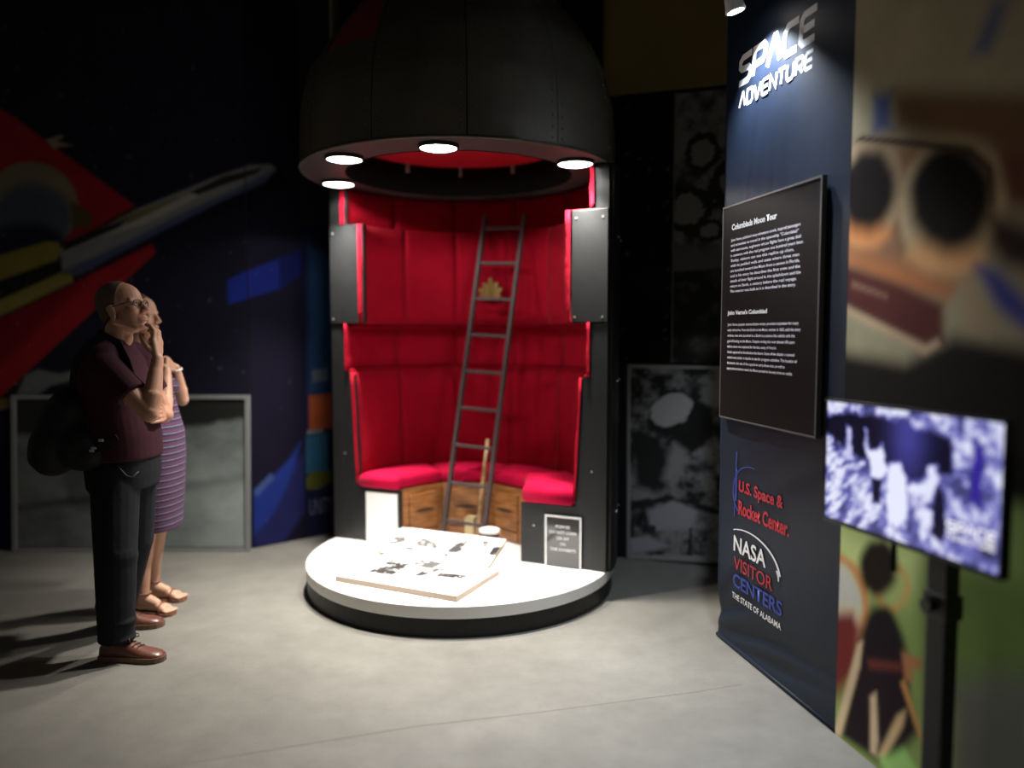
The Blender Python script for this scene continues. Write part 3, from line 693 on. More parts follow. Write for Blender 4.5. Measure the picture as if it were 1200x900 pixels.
for sg in (1, -1):
    bm = B(); prism(bm, stepped(sg), -0.018, 0.0, 'y')
    fb = obj('face_board', bm, BLACKB, cp)
    x0, x1 = (0.737, 0.950) if sg > 0 else (-0.950, -0.686)
    bm = B(); box(bm, (x0, -0.030, 1.612), (x1, -0.018, 2.246), 0.002)
    ov = obj('overlay_board', bm, BLACKB, fb)
    screws(fb, [(x0 + .025, 2.20), (x1 - .03, 2.20), (x0 + .018, 1.64), (x1 - .03, 1.64)], -0.031)
    screws(fb, [(sg * 0.915, 1.325), (sg * 0.915, 0.36), (sg * 0.50, 0.40), (sg * 0.86, 0.75)], -0.019)
    xo, xi = (0.868, 0.950) if sg > 0 else (-0.950, -0.868)
    bm = B(); box(bm, (xo, -0.0225, 0.171), (xi, -0.018, 1.60), 0.0015); obj('edge_board', bm, BLACKB, fb)

# padded wall tiers: six quilted panels each
def wall_pad(r0, r1, z0, z1, a0, a1, th, bulge=0.008, n=10, m=8):
    """r0 inner radius at z0, r1 inner radius at z1"""
    bm = B(); G = []
    for j in range(m + 1):
        v = j / m; row = []
        for i in range(n + 1):
            u = i / n; a = a0 + (a1 - a0) * u
            e = min(1.0, (1 - abs(2 * u - 1) ** 6)) * min(1.0, (1 - abs(2 * v - 1) ** 8))
            w = 0.004 * math.sin(7 * u + 11 * v + 3 * a) * math.sin(math.pi * v)
            r = r0 + (r1 - r0) * v + 0.006 - bulge * max(0, e) + w
            x, y = polar(r, a); row.append((x, y, z0 + (z1 - z0) * v))
        G.append(row)
    Vi = [[bm.verts.new(p) for p in row] for row in G]
    for j in range(m):
        for i in range(n): bm.faces.new((Vi[j][i], Vi[j][i + 1], Vi[j + 1][i + 1], Vi[j + 1][i]))
    def back(j, i):
        a = a0 + (a1 - a0) * i / n; v = j / m; x, y = polar(r0 + (r1 - r0) * v + th, a); return (x, y, z0 + (z1 - z0) * v)
    Vb = {}
    for j in range(m + 1):
        for i in range(n + 1):
            if j in (0, m) or i in (0, n): Vb[j, i] = bm.verts.new(back(j, i))
    for i in range(n):
        for j in (0, m): bm.faces.new((Vi[j][i], Vb[j, i], Vb[j, i + 1], Vi[j][i + 1]))
    for j in range(m):
        for i in (0, n): bm.faces.new((Vi[j][i], Vi[j + 1][i], Vb[j + 1, i], Vb[j, i]))
    return bm
A0, A1 = -0.012, math.pi + 0.012
def tier(r0, r1, z0, z1, th, k=6, front=0.03):
    for i in range(k):
        a, b2 = math.pi * i / k, math.pi * (i + 1) / k
        if i == 0: a -= front / r0
        if i == k - 1: b2 += front / r0
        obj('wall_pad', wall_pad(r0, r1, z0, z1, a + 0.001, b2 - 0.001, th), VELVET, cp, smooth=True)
tier(0.836, 0.836, 2.250, ZT - 0.002, 0.030)
tier(0.692, 0.692, 1.612, 2.248, 0.036, 6, 0.034)
tier(0.822, 0.822, 1.295, 1.610, 0.024)
tier(0.742, 0.778, 0.560, 1.292, 0.022)
def ledge(r0, r1, z, h=0.006):
    bm = B(); lathe(bm, [(r0, z), (r1, z), (r1, z + h), (r0, z + h)], 48, 0.0, math.pi, close_prof=True)
    obj('padded_ledge', bm, VELVET, cp)
ledge(0.70, 0.945, 1.604); ledge(0.70, 0.945, 2.247); ledge(0.785, 0.945, 1.288)
# rolled hem along the top of the third tier
bm = B(); tube(bm, [polar(0.822, math.pi * k / 40) + (1.592,) for k in range(41)], 0.013, 8); obj('piping', bm, VELVET, cp, smooth=True)
bm = B(); tube(bm, [polar(0.815, math.pi * k / 40) + (1.300,) for k in range(41)], 0.012, 8); obj('piping', bm, VELVET, cp, smooth=True)

# bench: four seat segments around a round footwell
RB = 0.424
angs = [math.pi * k / 4 for k in range(5)]
def pillow(outline, z0, z1, r=0.035, crown=0.012, tuft=None):
    bm = B(); n = len(outline)
    cx = sum(p[0] for p in outline) / n; cy = sum(p[1] for p in outline) / n
    def ring(f, z): return [(cx + (p[0] - cx) * f, cy + (p[1] - cy) * f, z) for p in outline]
    dim = min(math.hypot(p[0] - cx, p[1] - cy) for p in outline)
    rings = [ring(1 - 0.5 * r / dim, z0), ring(1.0, z0 + r * .5)]
    for k in range(5):
        t = k / 4 * math.pi / 2
        rings.append(ring(1 - r / dim * (1 - math.cos(t)), z1 - r + r * math.sin(t)))
    for f in (0.8, 0.6, 0.4, 0.2): rings.append(ring(f * (1 - r / dim), z1 + crown * (1 - f * f)))
    R = skin_rings(bm, rings, True, False)
    c = bm.verts.new((cx, cy, z1 + crown - (0.014 if tuft else 0)))
    for i in range(n): bm.faces.new((R[-1][i], R[-1][(i + 1) % n], c))
    return bm, (cx, cy, z1 + crown)
for k in range(4):
    a, b2 = angs[k], angs[k + 1]
    p0, p1 = Vector(polar(RB + 0.012, a)), Vector(polar(RB + 0.012, b2))
    ext0 = -0.045 if k == 0 else 0.0; ext1 = -0.045 if k == 3 else 0.0
    inner = [p0.lerp(p1, t / 6) for t in range(7)]
    outer = [Vector(polar(0.742, a + (b2 - a) * t / 8)) for t in range(9)]
    if k == 0: inner = [Vector((p0.x, ext0))] + inner; outer = [Vector((0.757, ext0))] + outer
    if k == 3: inner = inner + [Vector((p1.x, ext1))]; outer = outer + [Vector((-0.735, ext1))]
    line = [(p.x, p.y) for p in outer] + [(p.x, p.y) for p in reversed(inner)]
    bm, top = pillow(line, 0.536, 0.655 if k == 0 else 0.628, 0.045 if k == 0 else 0.034, 0.014, tuft=k in (0, 1, 2))
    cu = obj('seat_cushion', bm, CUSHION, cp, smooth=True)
    if k in (0, 1, 2):
        bm = B(); ball(bm, (top[0], top[1], top[2] - 0.012), (0.014, 0.014, 0.007), 10); obj('button', bm, VELVETD, cu, smooth=True)
# plywood seat board below the cushions
bm = B(); prism(bm, [polar(0.74, math.pi * t / 24) for t in range(25)] + [polar(RB, angs[k]) for k in (4, 3, 2, 1, 0)], 0.518, 0.535)
obj('seat_board', bm, OAK, cp)
# oak bench fronts with drawers
for k in range(4):
    p0, p1 = Vector(polar(RB, angs[k])), Vector(polar(RB, angs[k + 1]))
    d = (p1 - p0); L = d.length; e = d.normalized(); mid = (p0 + p1) / 2; n = Vector((-mid.x, -mid.y)).normalized()
    M = Matrix(((e.x, -n.x, 0, mid.x), (e.y, -n.y, 0, mid.y), (0, 0, 1, 0), (0, 0, 0, 1)))   # local: x along, y outward into the bench, z up
    bm = B(); box(bm, (-L / 2 + .001, 0, 0.171), (L / 2 - .001, 0.018, 0.517), 0, M); bf = obj('bench_front', bm, OAK, cp)
    bm = B(); box(bm, (-L / 2 + .012, -0.008, 0.185), (-L / 2 + .040, 0, 0.51), 0.002, M); obj('stile', bm, OAK, bf)
    bm = B(); box(bm, (L / 2 - .040, -0.008, 0.185), (L / 2 - .012, 0, 0.51), 0.002, M); obj('stile', bm, OAK, bf)
    bm = B(); box(bm, (-L / 2 + .048, -0.016, 0.255), (L / 2 - .048, 0, 0.495), 0.004, M); dr = obj('drawer', bm, OAK, cp)
    bm = B(); box(bm, (-L / 2 + .068, -0.020, 0.278), (L / 2 - .068, -0.016, 0.472), 0.0015, M); obj('raised_panel', bm, OAK, dr)
    bm = B()
    prism(bm, [(0.075 * math.cos(t) , 0.382 + 0.012 * math.sin(t)) for t in [2 * math.pi * q / 16 for q in range(16)]], -0.0225, -0.0195, 'y', M); obj('finger_slot', bm, DARKSLOT, dr)
    bm = B(); box(bm, (-L / 2 + .048, -0.012, 0.19), (L / 2 - .048, 0, 0.243), 0.003, M); obj('rail', bm, OAK, bf)

# ---- the nose: riveted metal gores with an opening, a red liner, a soffit ring with downlights
PROF = [(0.938, 2.515), (0.938, 2.62), (0.932, 2.75), (0.920, 2.88), (0.880, 3.03), (0.835, 3.14), (0.760, 3.26), (0.665, 3.38), (0.550, 3.52), (0.430, 3.64), (0.300, 3.74), (0.160, 3.81), (0.02, 3.84)]
def fine(prof, k=3):
    P = [Vector(p) for p in prof]; out = []
    for i in range(len(P) - 1):
        a, b, c, d = P[max(i - 1, 0)], P[i], P[i + 1], P[min(i + 2, len(P) - 1)]
        for j in range(k):
            t = j / k; out.append(tuple(0.5 * (2 * b + (c - a) * t + (2 * a - 5 * b + 4 * c - d) * t * t + (3 * b - a - 3 * c + d) * t ** 3)))
    return out + [tuple(P[-1])]
def gore(a0, a1, prof, th=0.010, n=8):
    bm = B(); inn = [(max(0.004, r - th), z - (0.3 * th if r < .8 else 0)) for r, z in prof]
    lathe(bm, prof + inn[::-1], n, a0, a1, close_prof=True); return bm
g0 = math.radians(300)
for k in range(12):
    a0 = g0 + k * math.pi / 6 + 0.003; a1 = g0 + (k + 1) * math.pi / 6 - 0.003
    prof = PROF
    hole = k in (9, 10)
    if hole: prof = PROF[:5]
    go = obj('nose_gore', gore(a0, a1, fine(prof)), DOME, cp, smooth=False)
    if hole:
        bm = B(); lathe(bm, PROF[10:] + [(max(0.004, r - .01), z - .003) for r, z in PROF[10:]][::-1], 8, a0, a1, close_prof=True); obj('upper_plate', bm, DOME, go)
        if k == 10: a0 = a1
        pts = [(r * math.cos(a0) * 1.004, r * math.sin(a0) * 1.004, z) for r, z in PROF[4:11]]
        bm = B(); tube(bm, pts, 0.008, 6); obj('hatch_rim', bm, DOME, go)
    bm = B()
    a0 = g0 + k * math.pi / 6 + 0.003
    for (r, z), (r2, z2) in zip(prof[:-1], prof[1:]):
        for q in (0.25, 0.75):
            rr = r + (r2 - r) * q; zz = z + (z2 - z) * q
            ball(bm, ((rr + .001) * math.cos(a0 + .03), (rr + .001) * math.sin(a0 + .03), zz), 0.0065, 6)
            ball(bm, ((rr + .001) * math.cos(a1 - .03), (rr + .001) * math.sin(a1 - .03), zz), 0.0065, 6)
    obj('rivets', bm, DOME, go, kind='stuff')
bm = B(); lathe(bm, [(r * 0.955 - 0.01, z - .012) for r, z in PROF[2:-1]] + [(0, 3.80)], 64); obj('inner_lining', bm, mat('dark_red_lining', (0.20, 0.006, 0.012), .8), cp, smooth=True)
bm = B(); lathe(bm, [(0.680, 2.500), (0.932, 2.500), (0.932, 2.516), (0.680, 2.516)], 96, close_prof=True); obj('soffit_ring', bm, mat('dark_soffit', (0.050, 0.042, 0.040), 0.5, noise=.2), cp)
bm = B(); tube(bm, [polar(0.936, 2 * math.pi * k / 72) + (2.507,) for k in range(73)], 0.009, 6); obj('rim_bead', bm, DOME, cp, smooth=True)
bm = B(); lathe(bm, [(0.672, 2.498), (0.682, 2.498), (0.682, 2.70), (0.672, 2.70)], 72, close_prof=True); collar = obj('inner_collar', bm, MATTE, cp, smooth=True)
bm = B(); lathe(bm, [(0, 2.692), (0.67, 2.692), (0.67, 2.702), (0, 2.702)], 64); obj('ceiling_pad', bm, VELC, cp)
for a in (84, 117, 150):
    M = Matrix.Rotation(math.radians(a), 4, 'Z')
    bm = B(); box(bm, (0.640, -0.009, 2.632), (0.672, 0.009, 2.690), 0.003, M); obj('bracket', bm, mat('bracket_grey', (0.25, 0.22, 0.2), .5), collar)
for a in (192, 246, 290, 352):
    ar = math.radians(a); x, y = polar(0.79, ar)
    bm = B(); lathe(bm, [(0.094, 2.500), (0.104, 2.500), (0.104, 2.482), (0.100, 2.478), (0.094, 2.481)], 32, c=(x, y), close_prof=True); dl = obj('downlight', bm, TRIM, cp, smooth=False)
    bm = B(); lathe(bm, [(0, 2.476), (0.070, 2.477), (0.094, 2.484), (0.094, 2.490), (0, 2.490)], 32, c=(x, y)); obj('lens', bm, LENS, dl, smooth=True)
    for wt, sz, bld in ((DOWN_W, 89, 1.0), (SPILL_W, 158, 0.12)):
        ld = bpy.data.lights.new('downlight_beam', 'SPOT'); ld.energy = wt; ld.spot_size = math.radians(sz); ld.spot_blend = bld
        ld.color = (1.0, 0.95, 0.87); ld.shadow_soft_size = 0.05
        lo = bpy.data.objects.new('downlight_beam', ld); link(lo, dl); lo.location = (x, y, 2.465)
        tl = 0.14 if wt == DOWN_W else 0.0       # each lamp is tipped a little outwards
        lo.rotation_euler = Vector((math.cos(ar) * tl, math.sin(ar) * tl, -1)).to_track_quat('-Z', 'Y').to_euler()

# ------------------------------------------------------------------ things inside and on the platform
def cap_pt(w, d, z):
    c, s = math.cos(CZ), math.sin(CZ)
    return Vector((CLOC[0] + w * c - d * s, CLOC[1] + w * s + d * c, z))
# ladder
lt = thing('ladder', 'slim grey metal ladder leaning inside the red capsule', 'ladder', CLOC, CZ)
bot = Vector((-0.085, 0.175, 0.172)); topp = Vector((0.005, 0.655, 2.36)); ax = (topp - bot); LL = ax.length; axn = ax.normalized()
side = Vector((1, 0, 0)); side = (side - axn * side.dot(axn)).normalized(); nrm = axn.cross(side).normalized()
Ml = Matrix(((side.x, nrm.x, axn.x, bot.x), (side.y, nrm.y, axn.y, bot.y), (side.z, nrm.z, axn.z, bot.z), (0, 0, 0, 1)))
for sx in (-1, 1):
    bm = B(); box(bm, (sx * 0.148 - 0.013, -0.018, 0.0), (sx * 0.148 + 0.013, 0.018, LL), 0.004, Ml); obj('rail', bm, IRON, lt)
for k in range(9):
    zz = 0.135 + 0.2515 * k
    bm = B(); box(bm, (-0.136, -0.014, zz - 0.010), (0.136, 0.014, zz + 0.010), 0.004, Ml); obj('rung', bm, IRON, lt)
# wooden pole behind the ladder
bm = B(); tube(bm, [cap_pt(-0.045, 0.30, 0.172), cap_pt(-0.02, 0.36, 0.55), cap_pt(0.0, 0.395, 0.84)], 0.015, 10)
tag(obj('wooden_pole', bm, OAKL, smooth=True), 'round wooden pole standing behind the ladder', 'pole')
bm = B(); M = Matrix.Translation(cap_pt(-0.095, 0.33, 0.172)) @ Matrix.Rotation(CZ, 4, 'Z')
box(bm, (-0.035, -0.035, 0.0), (0.035, 0.035, 0.15), 0.006, M)
tag(obj('wooden_block', bm, mat('cream_wood', (0.46, 0.36, 0.20), .6)), 'small cream wooden block on the capsule floor', 'block')
# little drum
dm = thing('drum', 'small white-topped dark drum on the capsule floor', 'drum', tuple(cap_pt(0.145, 0.11, 0.171)), 0)
bm = B(); lathe(bm, [(0, 0), (0.058, 0), (0.060, 0.01), (0.060, 0.118), (0, 0.118)], 28); obj('body', bm, mat('dark_drum_side', (0.06, 0.04, 0.035), .5), dm, smooth=False)
bm = B(); lathe(bm, [(0, 0.118), (0.064, 0.118), (0.066, 0.124), (0.064, 0.138), (0.05, 0.143), (0, 0.144)], 28); obj('lid', bm, WHITEB, dm, smooth=False)
# gilded fan ornament on the middle tier
go = thing('fan_ornament', 'small gilded fan ornament on the red wall behind the ladder', 'ornament', tuple(cap_pt(-0.10, 0.655, 1.795)), CZ)
for k in range(5):
    a = math.radians(90 + (k - 2) * 33); L = 0.10 if k != 2 else 0.12
    p = []
    for t in range(12):
        q = 2 * math.pi * t / 12; u = L * (0.5 + 0.5 * math.cos(q)); v = 0.021 * math.sin(q)
        p.append((u * math.cos(a) - v * math.sin(a), 0.02 + u * math.sin(a) + v * math.cos(a)))
    bm = B(); prism(bm, p, -0.012 - 0.002 * (k % 2), 0.004, 'y'); obj('petal', bm, BRASS, go)
bm = B(); prism(bm, [(-0.085, 0.022), (-0.07, -0.012), (0, -0.022), (0.07, -0.012), (0.085, 0.022), (0, 0.03)], -0.018, 0.006, 'y'); obj('base', bm, BRASS, go)

# two picture panels on the deck: one lying flat in front, one sloping behind it
def ink(painters, seed):
    def p(X, Z):
        col = np.full(X.shape + (3,), 0.74); n = 0.56 + 1.15 * (fbm(X, Z, 42, seed, 4, .62) - 0.5)
        for x0, x1, y0, y1, thr, dark, slope in painters:
            u = (X - (x0 + x1) / 2) / ((x1 - x0) / 2); v = (Z - (y0 + y1) / 2 - slope * (X - (x0 + x1) / 2)) / ((y1 - y0) / 2)
            col[(np.maximum(abs(u), abs(v)) < 1) & (n > thr + 0.10 * (u * u + v * v - .6))] = dark * 0.6
        return col
    return p
def picture_panel(label, loc, rz, pw, pd, th, tilt, paint):
    r = thing('information_panel', label, 'sign', loc, rz)
    Mp = Matrix.Rotation(tilt, 4, 'X')
    bm = B(); box(bm, (0, 0, 0), (pw, pd, th), 0.0, Mp); obj('panel_board', bm, CORE, r)
    sh_ = print_sheet('printed_sheet', 0.0015, pw - 0.0015, 0.0015, pd - 0.0015, 0.0035, paint, PRINT, r, y=th + 0.0008, flat=True); sh_.matrix_local = Mp
    return r
ROW2 = [(0.115, 0.275, 0.14, 0.21, 0.38, 0.025, 0.1), (0.13, 0.27, 0.19, 0.36, 0.43, 0.035, 0.5), (0.10, 0.19, 0.30, 0.40, 0.47, 0.045, 0.0), (0.255, 0.42, 0.33, 0.48, 0.40, 0.140, 0.0), (0.39, 0.49, 0.22, 0.37, 0.44, 0.070, 0.9), (0.50, 0.665, 0.245, 0.315, 0.35, 0.050, 0.15), (0.32, 0.36, 0.20, 0.25, 0.47, 0.175, 0.0)]
ROW1 = [(0.03, 0.13, 0.09, 0.18, 0.42, 0.140, 0.2), (0.20, 0.37, 0.09, 0.17, 0.43, 0.165, -0.3), (0.45, 0.54, 0.06, 0.19, 0.39, 0.065, 1.0), (0.63, 0.68, 0.17, 0.23, 0.35, 0.150, 0.0), (0.16, 0.23, 0.05, 0.08, 0.39, 0.150, 0.0), (0.72, 0.78, 0.10, 0.19, 0.31, 0.025, 0.2)]
p1_ = picture_panel('white picture panel lying flat at the front of the platform', (-0.983, 4.193, 0.172), math.atan2(-0.333, 0.698), 0.774, 0.497, 0.028, 0.0, ink(ROW2, 61))
p2_ = picture_panel('white picture panel sloping up behind the flat one on the platform', (-0.839, 4.710, 0.178), math.radians(-23.74), 0.77, 0.27, 0.016, math.radians(21), ink(ROW1, 65))
bm = B(); prism(bm, [(0.02, 0.0), (0.235, 0.0), (0.235, 0.082), (0.02, 0.004)], 0.012, 0.778, 'z', Matrix(((0, 0, 1, 0), (1, 0, 0, 0), (0, 1, 0, -0.006), (0, 0, 0, 1)))); obj('wedge_support', bm, WHITEB, p2_)

# acrylic notice on the right arm, white card on the left arm
sg = thing('notice_sign', 'smoked acrylic notice with white border on the right bench end', 'sign', CLOC, CZ)
bm = B(); box(bm, (0.577, -0.0320, 0.174), (0.805, -0.0235, 0.478), 0.001); obj('plate', bm, ACRYL, sg)
for lo, hi in (((0.577, 0.174), (0.588, 0.478)), ((0.794, 0.174), (0.805, 0.478)), ((0.588, 0.467), (0.794, 0.478))):
    bm = B(); box(bm, (lo[0], -0.0345, lo[1]), (hi[0], -0.0322, hi[1])); obj('border', bm, SIGNW, sg)
for tx, z, w in (('PLEASE', 0.405, 0.088), ('DO NOT CLIMB', 0.370, 0.168), ('OR SIT', 0.335, 0.080), ('ON', 0.302, 0.034), ('THE EXHIBITS', 0.268, 0.160)):
    lettering(tx, 0.02, SIGNW, sg, 0.691, z, -0.0335, w, 0.0165, 'CENTER', bold=0.0004)
cd = thing('white_card', 'plain white card on the left bench end', 'card', CLOC, CZ)
bm = B(); box(bm, (-0.692, -0.0265, 0.174), (-0.452, -0.0188, 0.508), 0.001); obj('card_sheet', bm, WHITEB, cd)

# ------------------------------------------------------------------ banner on the end of the right partition (local: x along the wall, y into it)
bn = thing('fabric_banner', 'tall navy fabric banner with white space adventure title', 'banner', (1.05, 3.845, 0), RZ)
def fold(s, z):
    d = 0.0
    for k, (cx, cz, ang, amp, wd) in enumerate([(0.1, 0.18, 0.5, 1, .035), (0.3, 0.12, 0.25, .9, .03), (0.55, 0.08, 0.15, .8, .03), (0.15, 0.32, 0.75, .6, .04), (0.75, 0.2, 0.1, .7, .04), (0.35, 2.35, 1.50, .8, .05), (0.22, 2.32, 1.35, .8, .035), (0.55, 2.4, 1.62, .6, .06), (0.44, 2.3, 1.55, .5, .03), (0.2, 1.0, 0.6, .5, .05), (0.6, .9, .45, .4, .05)]):
        c, s_ = math.cos(ang), math.sin(ang)
        u = (s - cx) * c + (z - cz) * s_; v = -(s - cx) * s_ + (z - cz) * c
        d += amp * math.exp(-(v / wd) ** 2 - (u / 0.35) ** 2)
    return 0.0 + (0.020 if z < 0.55 else 0.009) * min(1.15, d)
bm = B(); nx, nz = 60, 190; TOPZ = 3.42
G = [[bm.verts.new((0.982 * i / nx, fold(0.982 * i / nx, TOPZ * j / nz), 0.002 + TOPZ * j / nz)) for i in range(nx + 1)] for j in range(nz + 1)]
for j in range(nz):
    for i in range(nx): bm.faces.new((G[j][i], G[j][i + 1], G[j + 1][i + 1], G[j + 1][i]))
S = [bm.verts.new((-0.004, 0.160, 0.002 + TOPZ * j / nz)) for j in range(nz + 1)]
for j in range(nz): bm.faces.new((S[j], G[j][0], G[j + 1][0], S[j + 1]))
obj('banner_cloth', bm, FABRIC, bn, smooth=True)
bm = B(); box(bm, (0.004, 0.030, 0.0), (0.980, 0.158, TOPZ)); obj('core', bm, MATTE, bn)
bm = B(); tube(bm, [(0.0, 0.004, 0.012), (0.982, 0.004, 0.012)], 0.010, 8); obj('hem', bm, FABRIC, bn, smooth=True)
GL = {'S': [[(1, 1), (.22, 1), (.03, .86), (.03, .66), (.2, .54), (.8, .5), (.97, .36), (.97, .16), (.78, 0), (0, 0)]],
      'P': [[(.03, 0), (.03, 1), (.82, 1), (.97, .86), (.97, .56), (.8, .4), (.2, .4)]], 'A': [[(0, 0), (.44, 1), (.56, 1), (1, 0)]],
      'C': [[(1, 1), (.24, 1), (.03, .8), (.03, .2), (.24, 0), (1, 0)]], 'E': [[(1, 1), (.2, 1), (.03, .86), (.03, .14), (.2, 0), (1, 0)], [(.05, .5), (.92, .5)]],
      'D': [[(.03, 0), (.03, 1), (.76, 1), (.97, .82), (.97, .18), (.76, 0), (.03, 0)]], 'V': [[(0, 1), (.44, 0), (.56, 0), (1, 1)]],
      'N': [[(.03, 0), (.03, 1), (.97, 0), (.97, 1)]], 'T': [[(0, 1), (1, 1)], [(.5, 1), (.5, 0)]], 'U': [[(.03, 1), (.03, .2), (.24, 0), (.76, 0), (.97, .2), (.97, 1)]],
      'R': [[(.03, 0), (.03, 1), (.82, 1), (.97, .86), (.97, .58), (.8, .42), (.03, .42)], [(.5, .42), (.97, 0)]]}
def stroke_word(word, x, z, w, h, th, gap, y, mtl, parent, shear=0.12):
    cw = (w - gap * (len(word) - 1)) / len(word)
    for i, ch in enumerate(word):
        bm = B()
        strokes(bm, [[(x + i * (cw + gap) + px * cw + pz * h * shear, z + pz * h) for px, pz in L] for L in GL[ch]], th, y)
        me = bpy.data.meshes.new('letter'); bm.to_mesh(me); bm.free(); mesh_obj('letter', me, mtl, parent)
stroke_word('SPACE', 0.125, 2.722, 0.605, 0.112, 0.030, 0.022, -0.0012, INKW, bn)
stroke_word('ADVENTURE', 0.132, 2.612, 0.585, 0.062, 0.015, 0.014, -0.0012, INKW, bn)
# lower emblems
ab = B()
def arc_ribbon(bm, c, rx, rz, a0, a1, w0, w1, y, n=24, rot=0.0):
    L = []; R = []
    for k in range(n + 1):
        a = math.radians(a0 + (a1 - a0) * k / n); w = w0 + (w1 - w0) * k / n
        for lst, q in ((L, w / 2), (R, -w / 2)):
            px, pz = (rx + q) * math.cos(a), (rz + q) * math.sin(a)
            lst.append(bm.verts.new((c[0] + px * math.cos(rot) - pz * math.sin(rot), y, c[1] + px * math.sin(rot) + pz * math.cos(rot))))
    for k in range(n): bm.faces.new((L[k], R[k], R[k + 1], L[k + 1]))
lettering('U.S. Space &', 0.08, INKR, bn, 0.205, 0.775, -0.004, 0.385, 0.072, bold=0.0022)
lettering('Rocket Center.', 0.08, INKR, bn, 0.205, 0.680, -0.004, 0.435, 0.070, bold=0.0022)
bm = B(); arc_ribbon(bm, (0.315, 0.79), 0.165, 0.135, 80, 225, 0.004, 0.008, -0.004); obj('blue_orbit', bm, INKB, bn)
bm = B(); strokes(bm, [[(0.178, 0.98), (0.172, 0.86), (0.166, 0.66)], [(0.185, 0.90), (0.180, 0.74)]], 0.007); obj('blue_orbit', bm, INKB, bn)
lettering('NASA', 0.08, INKW, bn, 0.165, 0.492, -0.004, 0.295, 0.078, bold=0.0015)
lettering('VISITOR', 0.08, INKR, bn, 0.172, 0.405, -0.004, 0.345, 0.062)
lettering('CENTERS', 0.08, INKB, bn, 0.165, 0.318, -0.004, 0.435, 0.066, bold=0.0012)
lettering('THE STATE OF ALABAMA', 0.05, INKW, bn, 0.160, 0.258, -0.004, 0.435, 0.029, bold=0.0005)
bm = B(); arc_ribbon(bm, (0.305, 0.470), 0.275, 0.145, 122, 8, 0.003, 0.016, -0.004, 30); arc_ribbon(bm, (0.305, 0.470), 0.262, 0.130, 18, -2, 0.022, 0.006, -0.004, 8); obj('white_swoosh', bm, INKW, bn)

# text panel hung on the banner
tp = thing('text_panel', 'dark brown text board hung on the navy banner', 'sign', (1.05, 3.845, 0), RZ)
bm = B(); box(bm, (0.050, -0.030, 1.136), (0.850, -0.010, 2.156), 0.0015); obj('board', bm, PANEL, tp)
for lo, hi in (((0.047, 2.150), (0.853, 2.158)), ((0.047, 1.134), (0.853, 1.141)), ((0.845, 1.141), (0.853, 2.150)), ((0.047, 1.141), (0.053, 2.150))):
    bm = B(); box(bm, (lo[0], -0.0325, lo[1]), (hi[0], -0.0095, hi[1])); obj('edge_trim', bm, PEDGE, tp)
lettering('Columbiads Moon Tour', 0.03, INKW, tp, 0.140, 2.036, -0.0315, 0.395, 0.029, bold=0.0012)
P1 = ['Jules Verne published many adventure novels, inspired passengers', 'and scientists to travel in the spaceship "Columbiad"', 'with astronauts, engineers whose flights have a great deal', 'in common with the real program one hundred years later.', 'Today, visitors can see this replica up close,', 'with its padded walls and seats where three men', 'are launched toward the Moon from a cannon in Florida,', 'and in his story he describes the first crew and the', 'details of their flight around it, the splashdown and the', 'return to Earth, a century before the real voyage.', 'The interior was built as it is described in the story.']
W1 = [.60, .585, .605, .625, .555, .595, .60, .605, .61, .58, .575]
for i, (t_, w_) in enumerate(zip(P1, W1)):
    lettering(t_, 0.018, INKG, tp, 0.134, 1.984 - i * 0.0242, -0.0315, w_ * 0.965, None, bold=0.0003)
lettering("John Verne's Columbiad", 0.03, INKW, tp, 0.112, 1.630, -0.0315, 0.36, 0.027, bold=0.0012)
P2 = ['Jules Verne, popular science fiction writer, provided inspiration for many', 'early visionaries. From the Earth to the Moon, written in 1865, told the story', 'of three men who launched to a Earth in a cannon-like vehicle with the', 'goal of landing on the Moon. Despite writing this over almost 100 years', 'before moon was explored for the fact, many of Verne\'s', 'details appeared to foreshadow the future. Some of the details: a manned', 'vehicle was similar in Apollo in size for program activities. The location of', 'the launch, the size of the capsule to carry three men, as well as', 'approximate time to reach the Moon proved to be very close to reality.']
W2 = [.60, .615, .575, .575, .435, .575, .595, .505, .565]
for i, (t_, w_) in enumerate(zip(P2, W2)):
    lettering(t_, 0.018, INKG, tp, 0.116, 1.584 - i * 0.0262, -0.0315, w_, None, bold=0.0002)

# track spots above the banner
ts = thing('track_spotlight', 'small grey-white track spotlight at the top of the banner', 'lamp', (1.05, 3.845, 0), RZ)
bm = B(); box(bm, (-0.02, -0.30, 3.462), (0.70, -0.265, 3.49), 0.003); obj('track', bm, MATTE, ts)
for hd, aim_at, shade, lit in ((Vector((0.385, -0.180, 3.005)), Vector((0.405, 0.0, 2.38)), 0.55, True),):
    aim = (aim_at - hd).normalized()
    bm = B(); tube(bm, [(hd.x, -0.282, 3.465), (hd.x, -0.270, hd.z + .10), hd - aim * .03], 0.007, 8); obj('stem', bm, MATTE, ts, smooth=True)
    bm = B(); tube(bm, [hd - aim * 0.05, hd - aim * 0.045, hd + aim * 0.03, hd + aim * 0.065], 0.026, 16, 0.045); obj('head', bm, mat('grey_white_lamp', (shade, shade, shade), .45), ts, smooth=True)
    bm = B(); x, y, a = frame(aim)
    skin_rings(bm, [[hd + aim * 0.0665 + (x * math.cos(q) + y * math.sin(q)) * 0.036 for q in [2 * math.pi * k / 16 for k in range(16)]]], True, False); obj('lens', bm, LENS if lit else MATTE, ts)
    if lit:
        ld = bpy.data.lights.new('banner_beam', 'SPOT'); ld.energy = BANNER_W; ld.spot_size = math.radians(102); ld.spot_blend = 0.75; ld.color = (0.80, 0.88, 1.0); ld.shadow_soft_size = 0.02
        lo = bpy.data.objects.new('banner_beam', ld); link(lo, ts); lo.location = hd + aim * 0.075
        lo.rotation_euler = aim.to_track_quat('-Z', 'Y').to_euler()

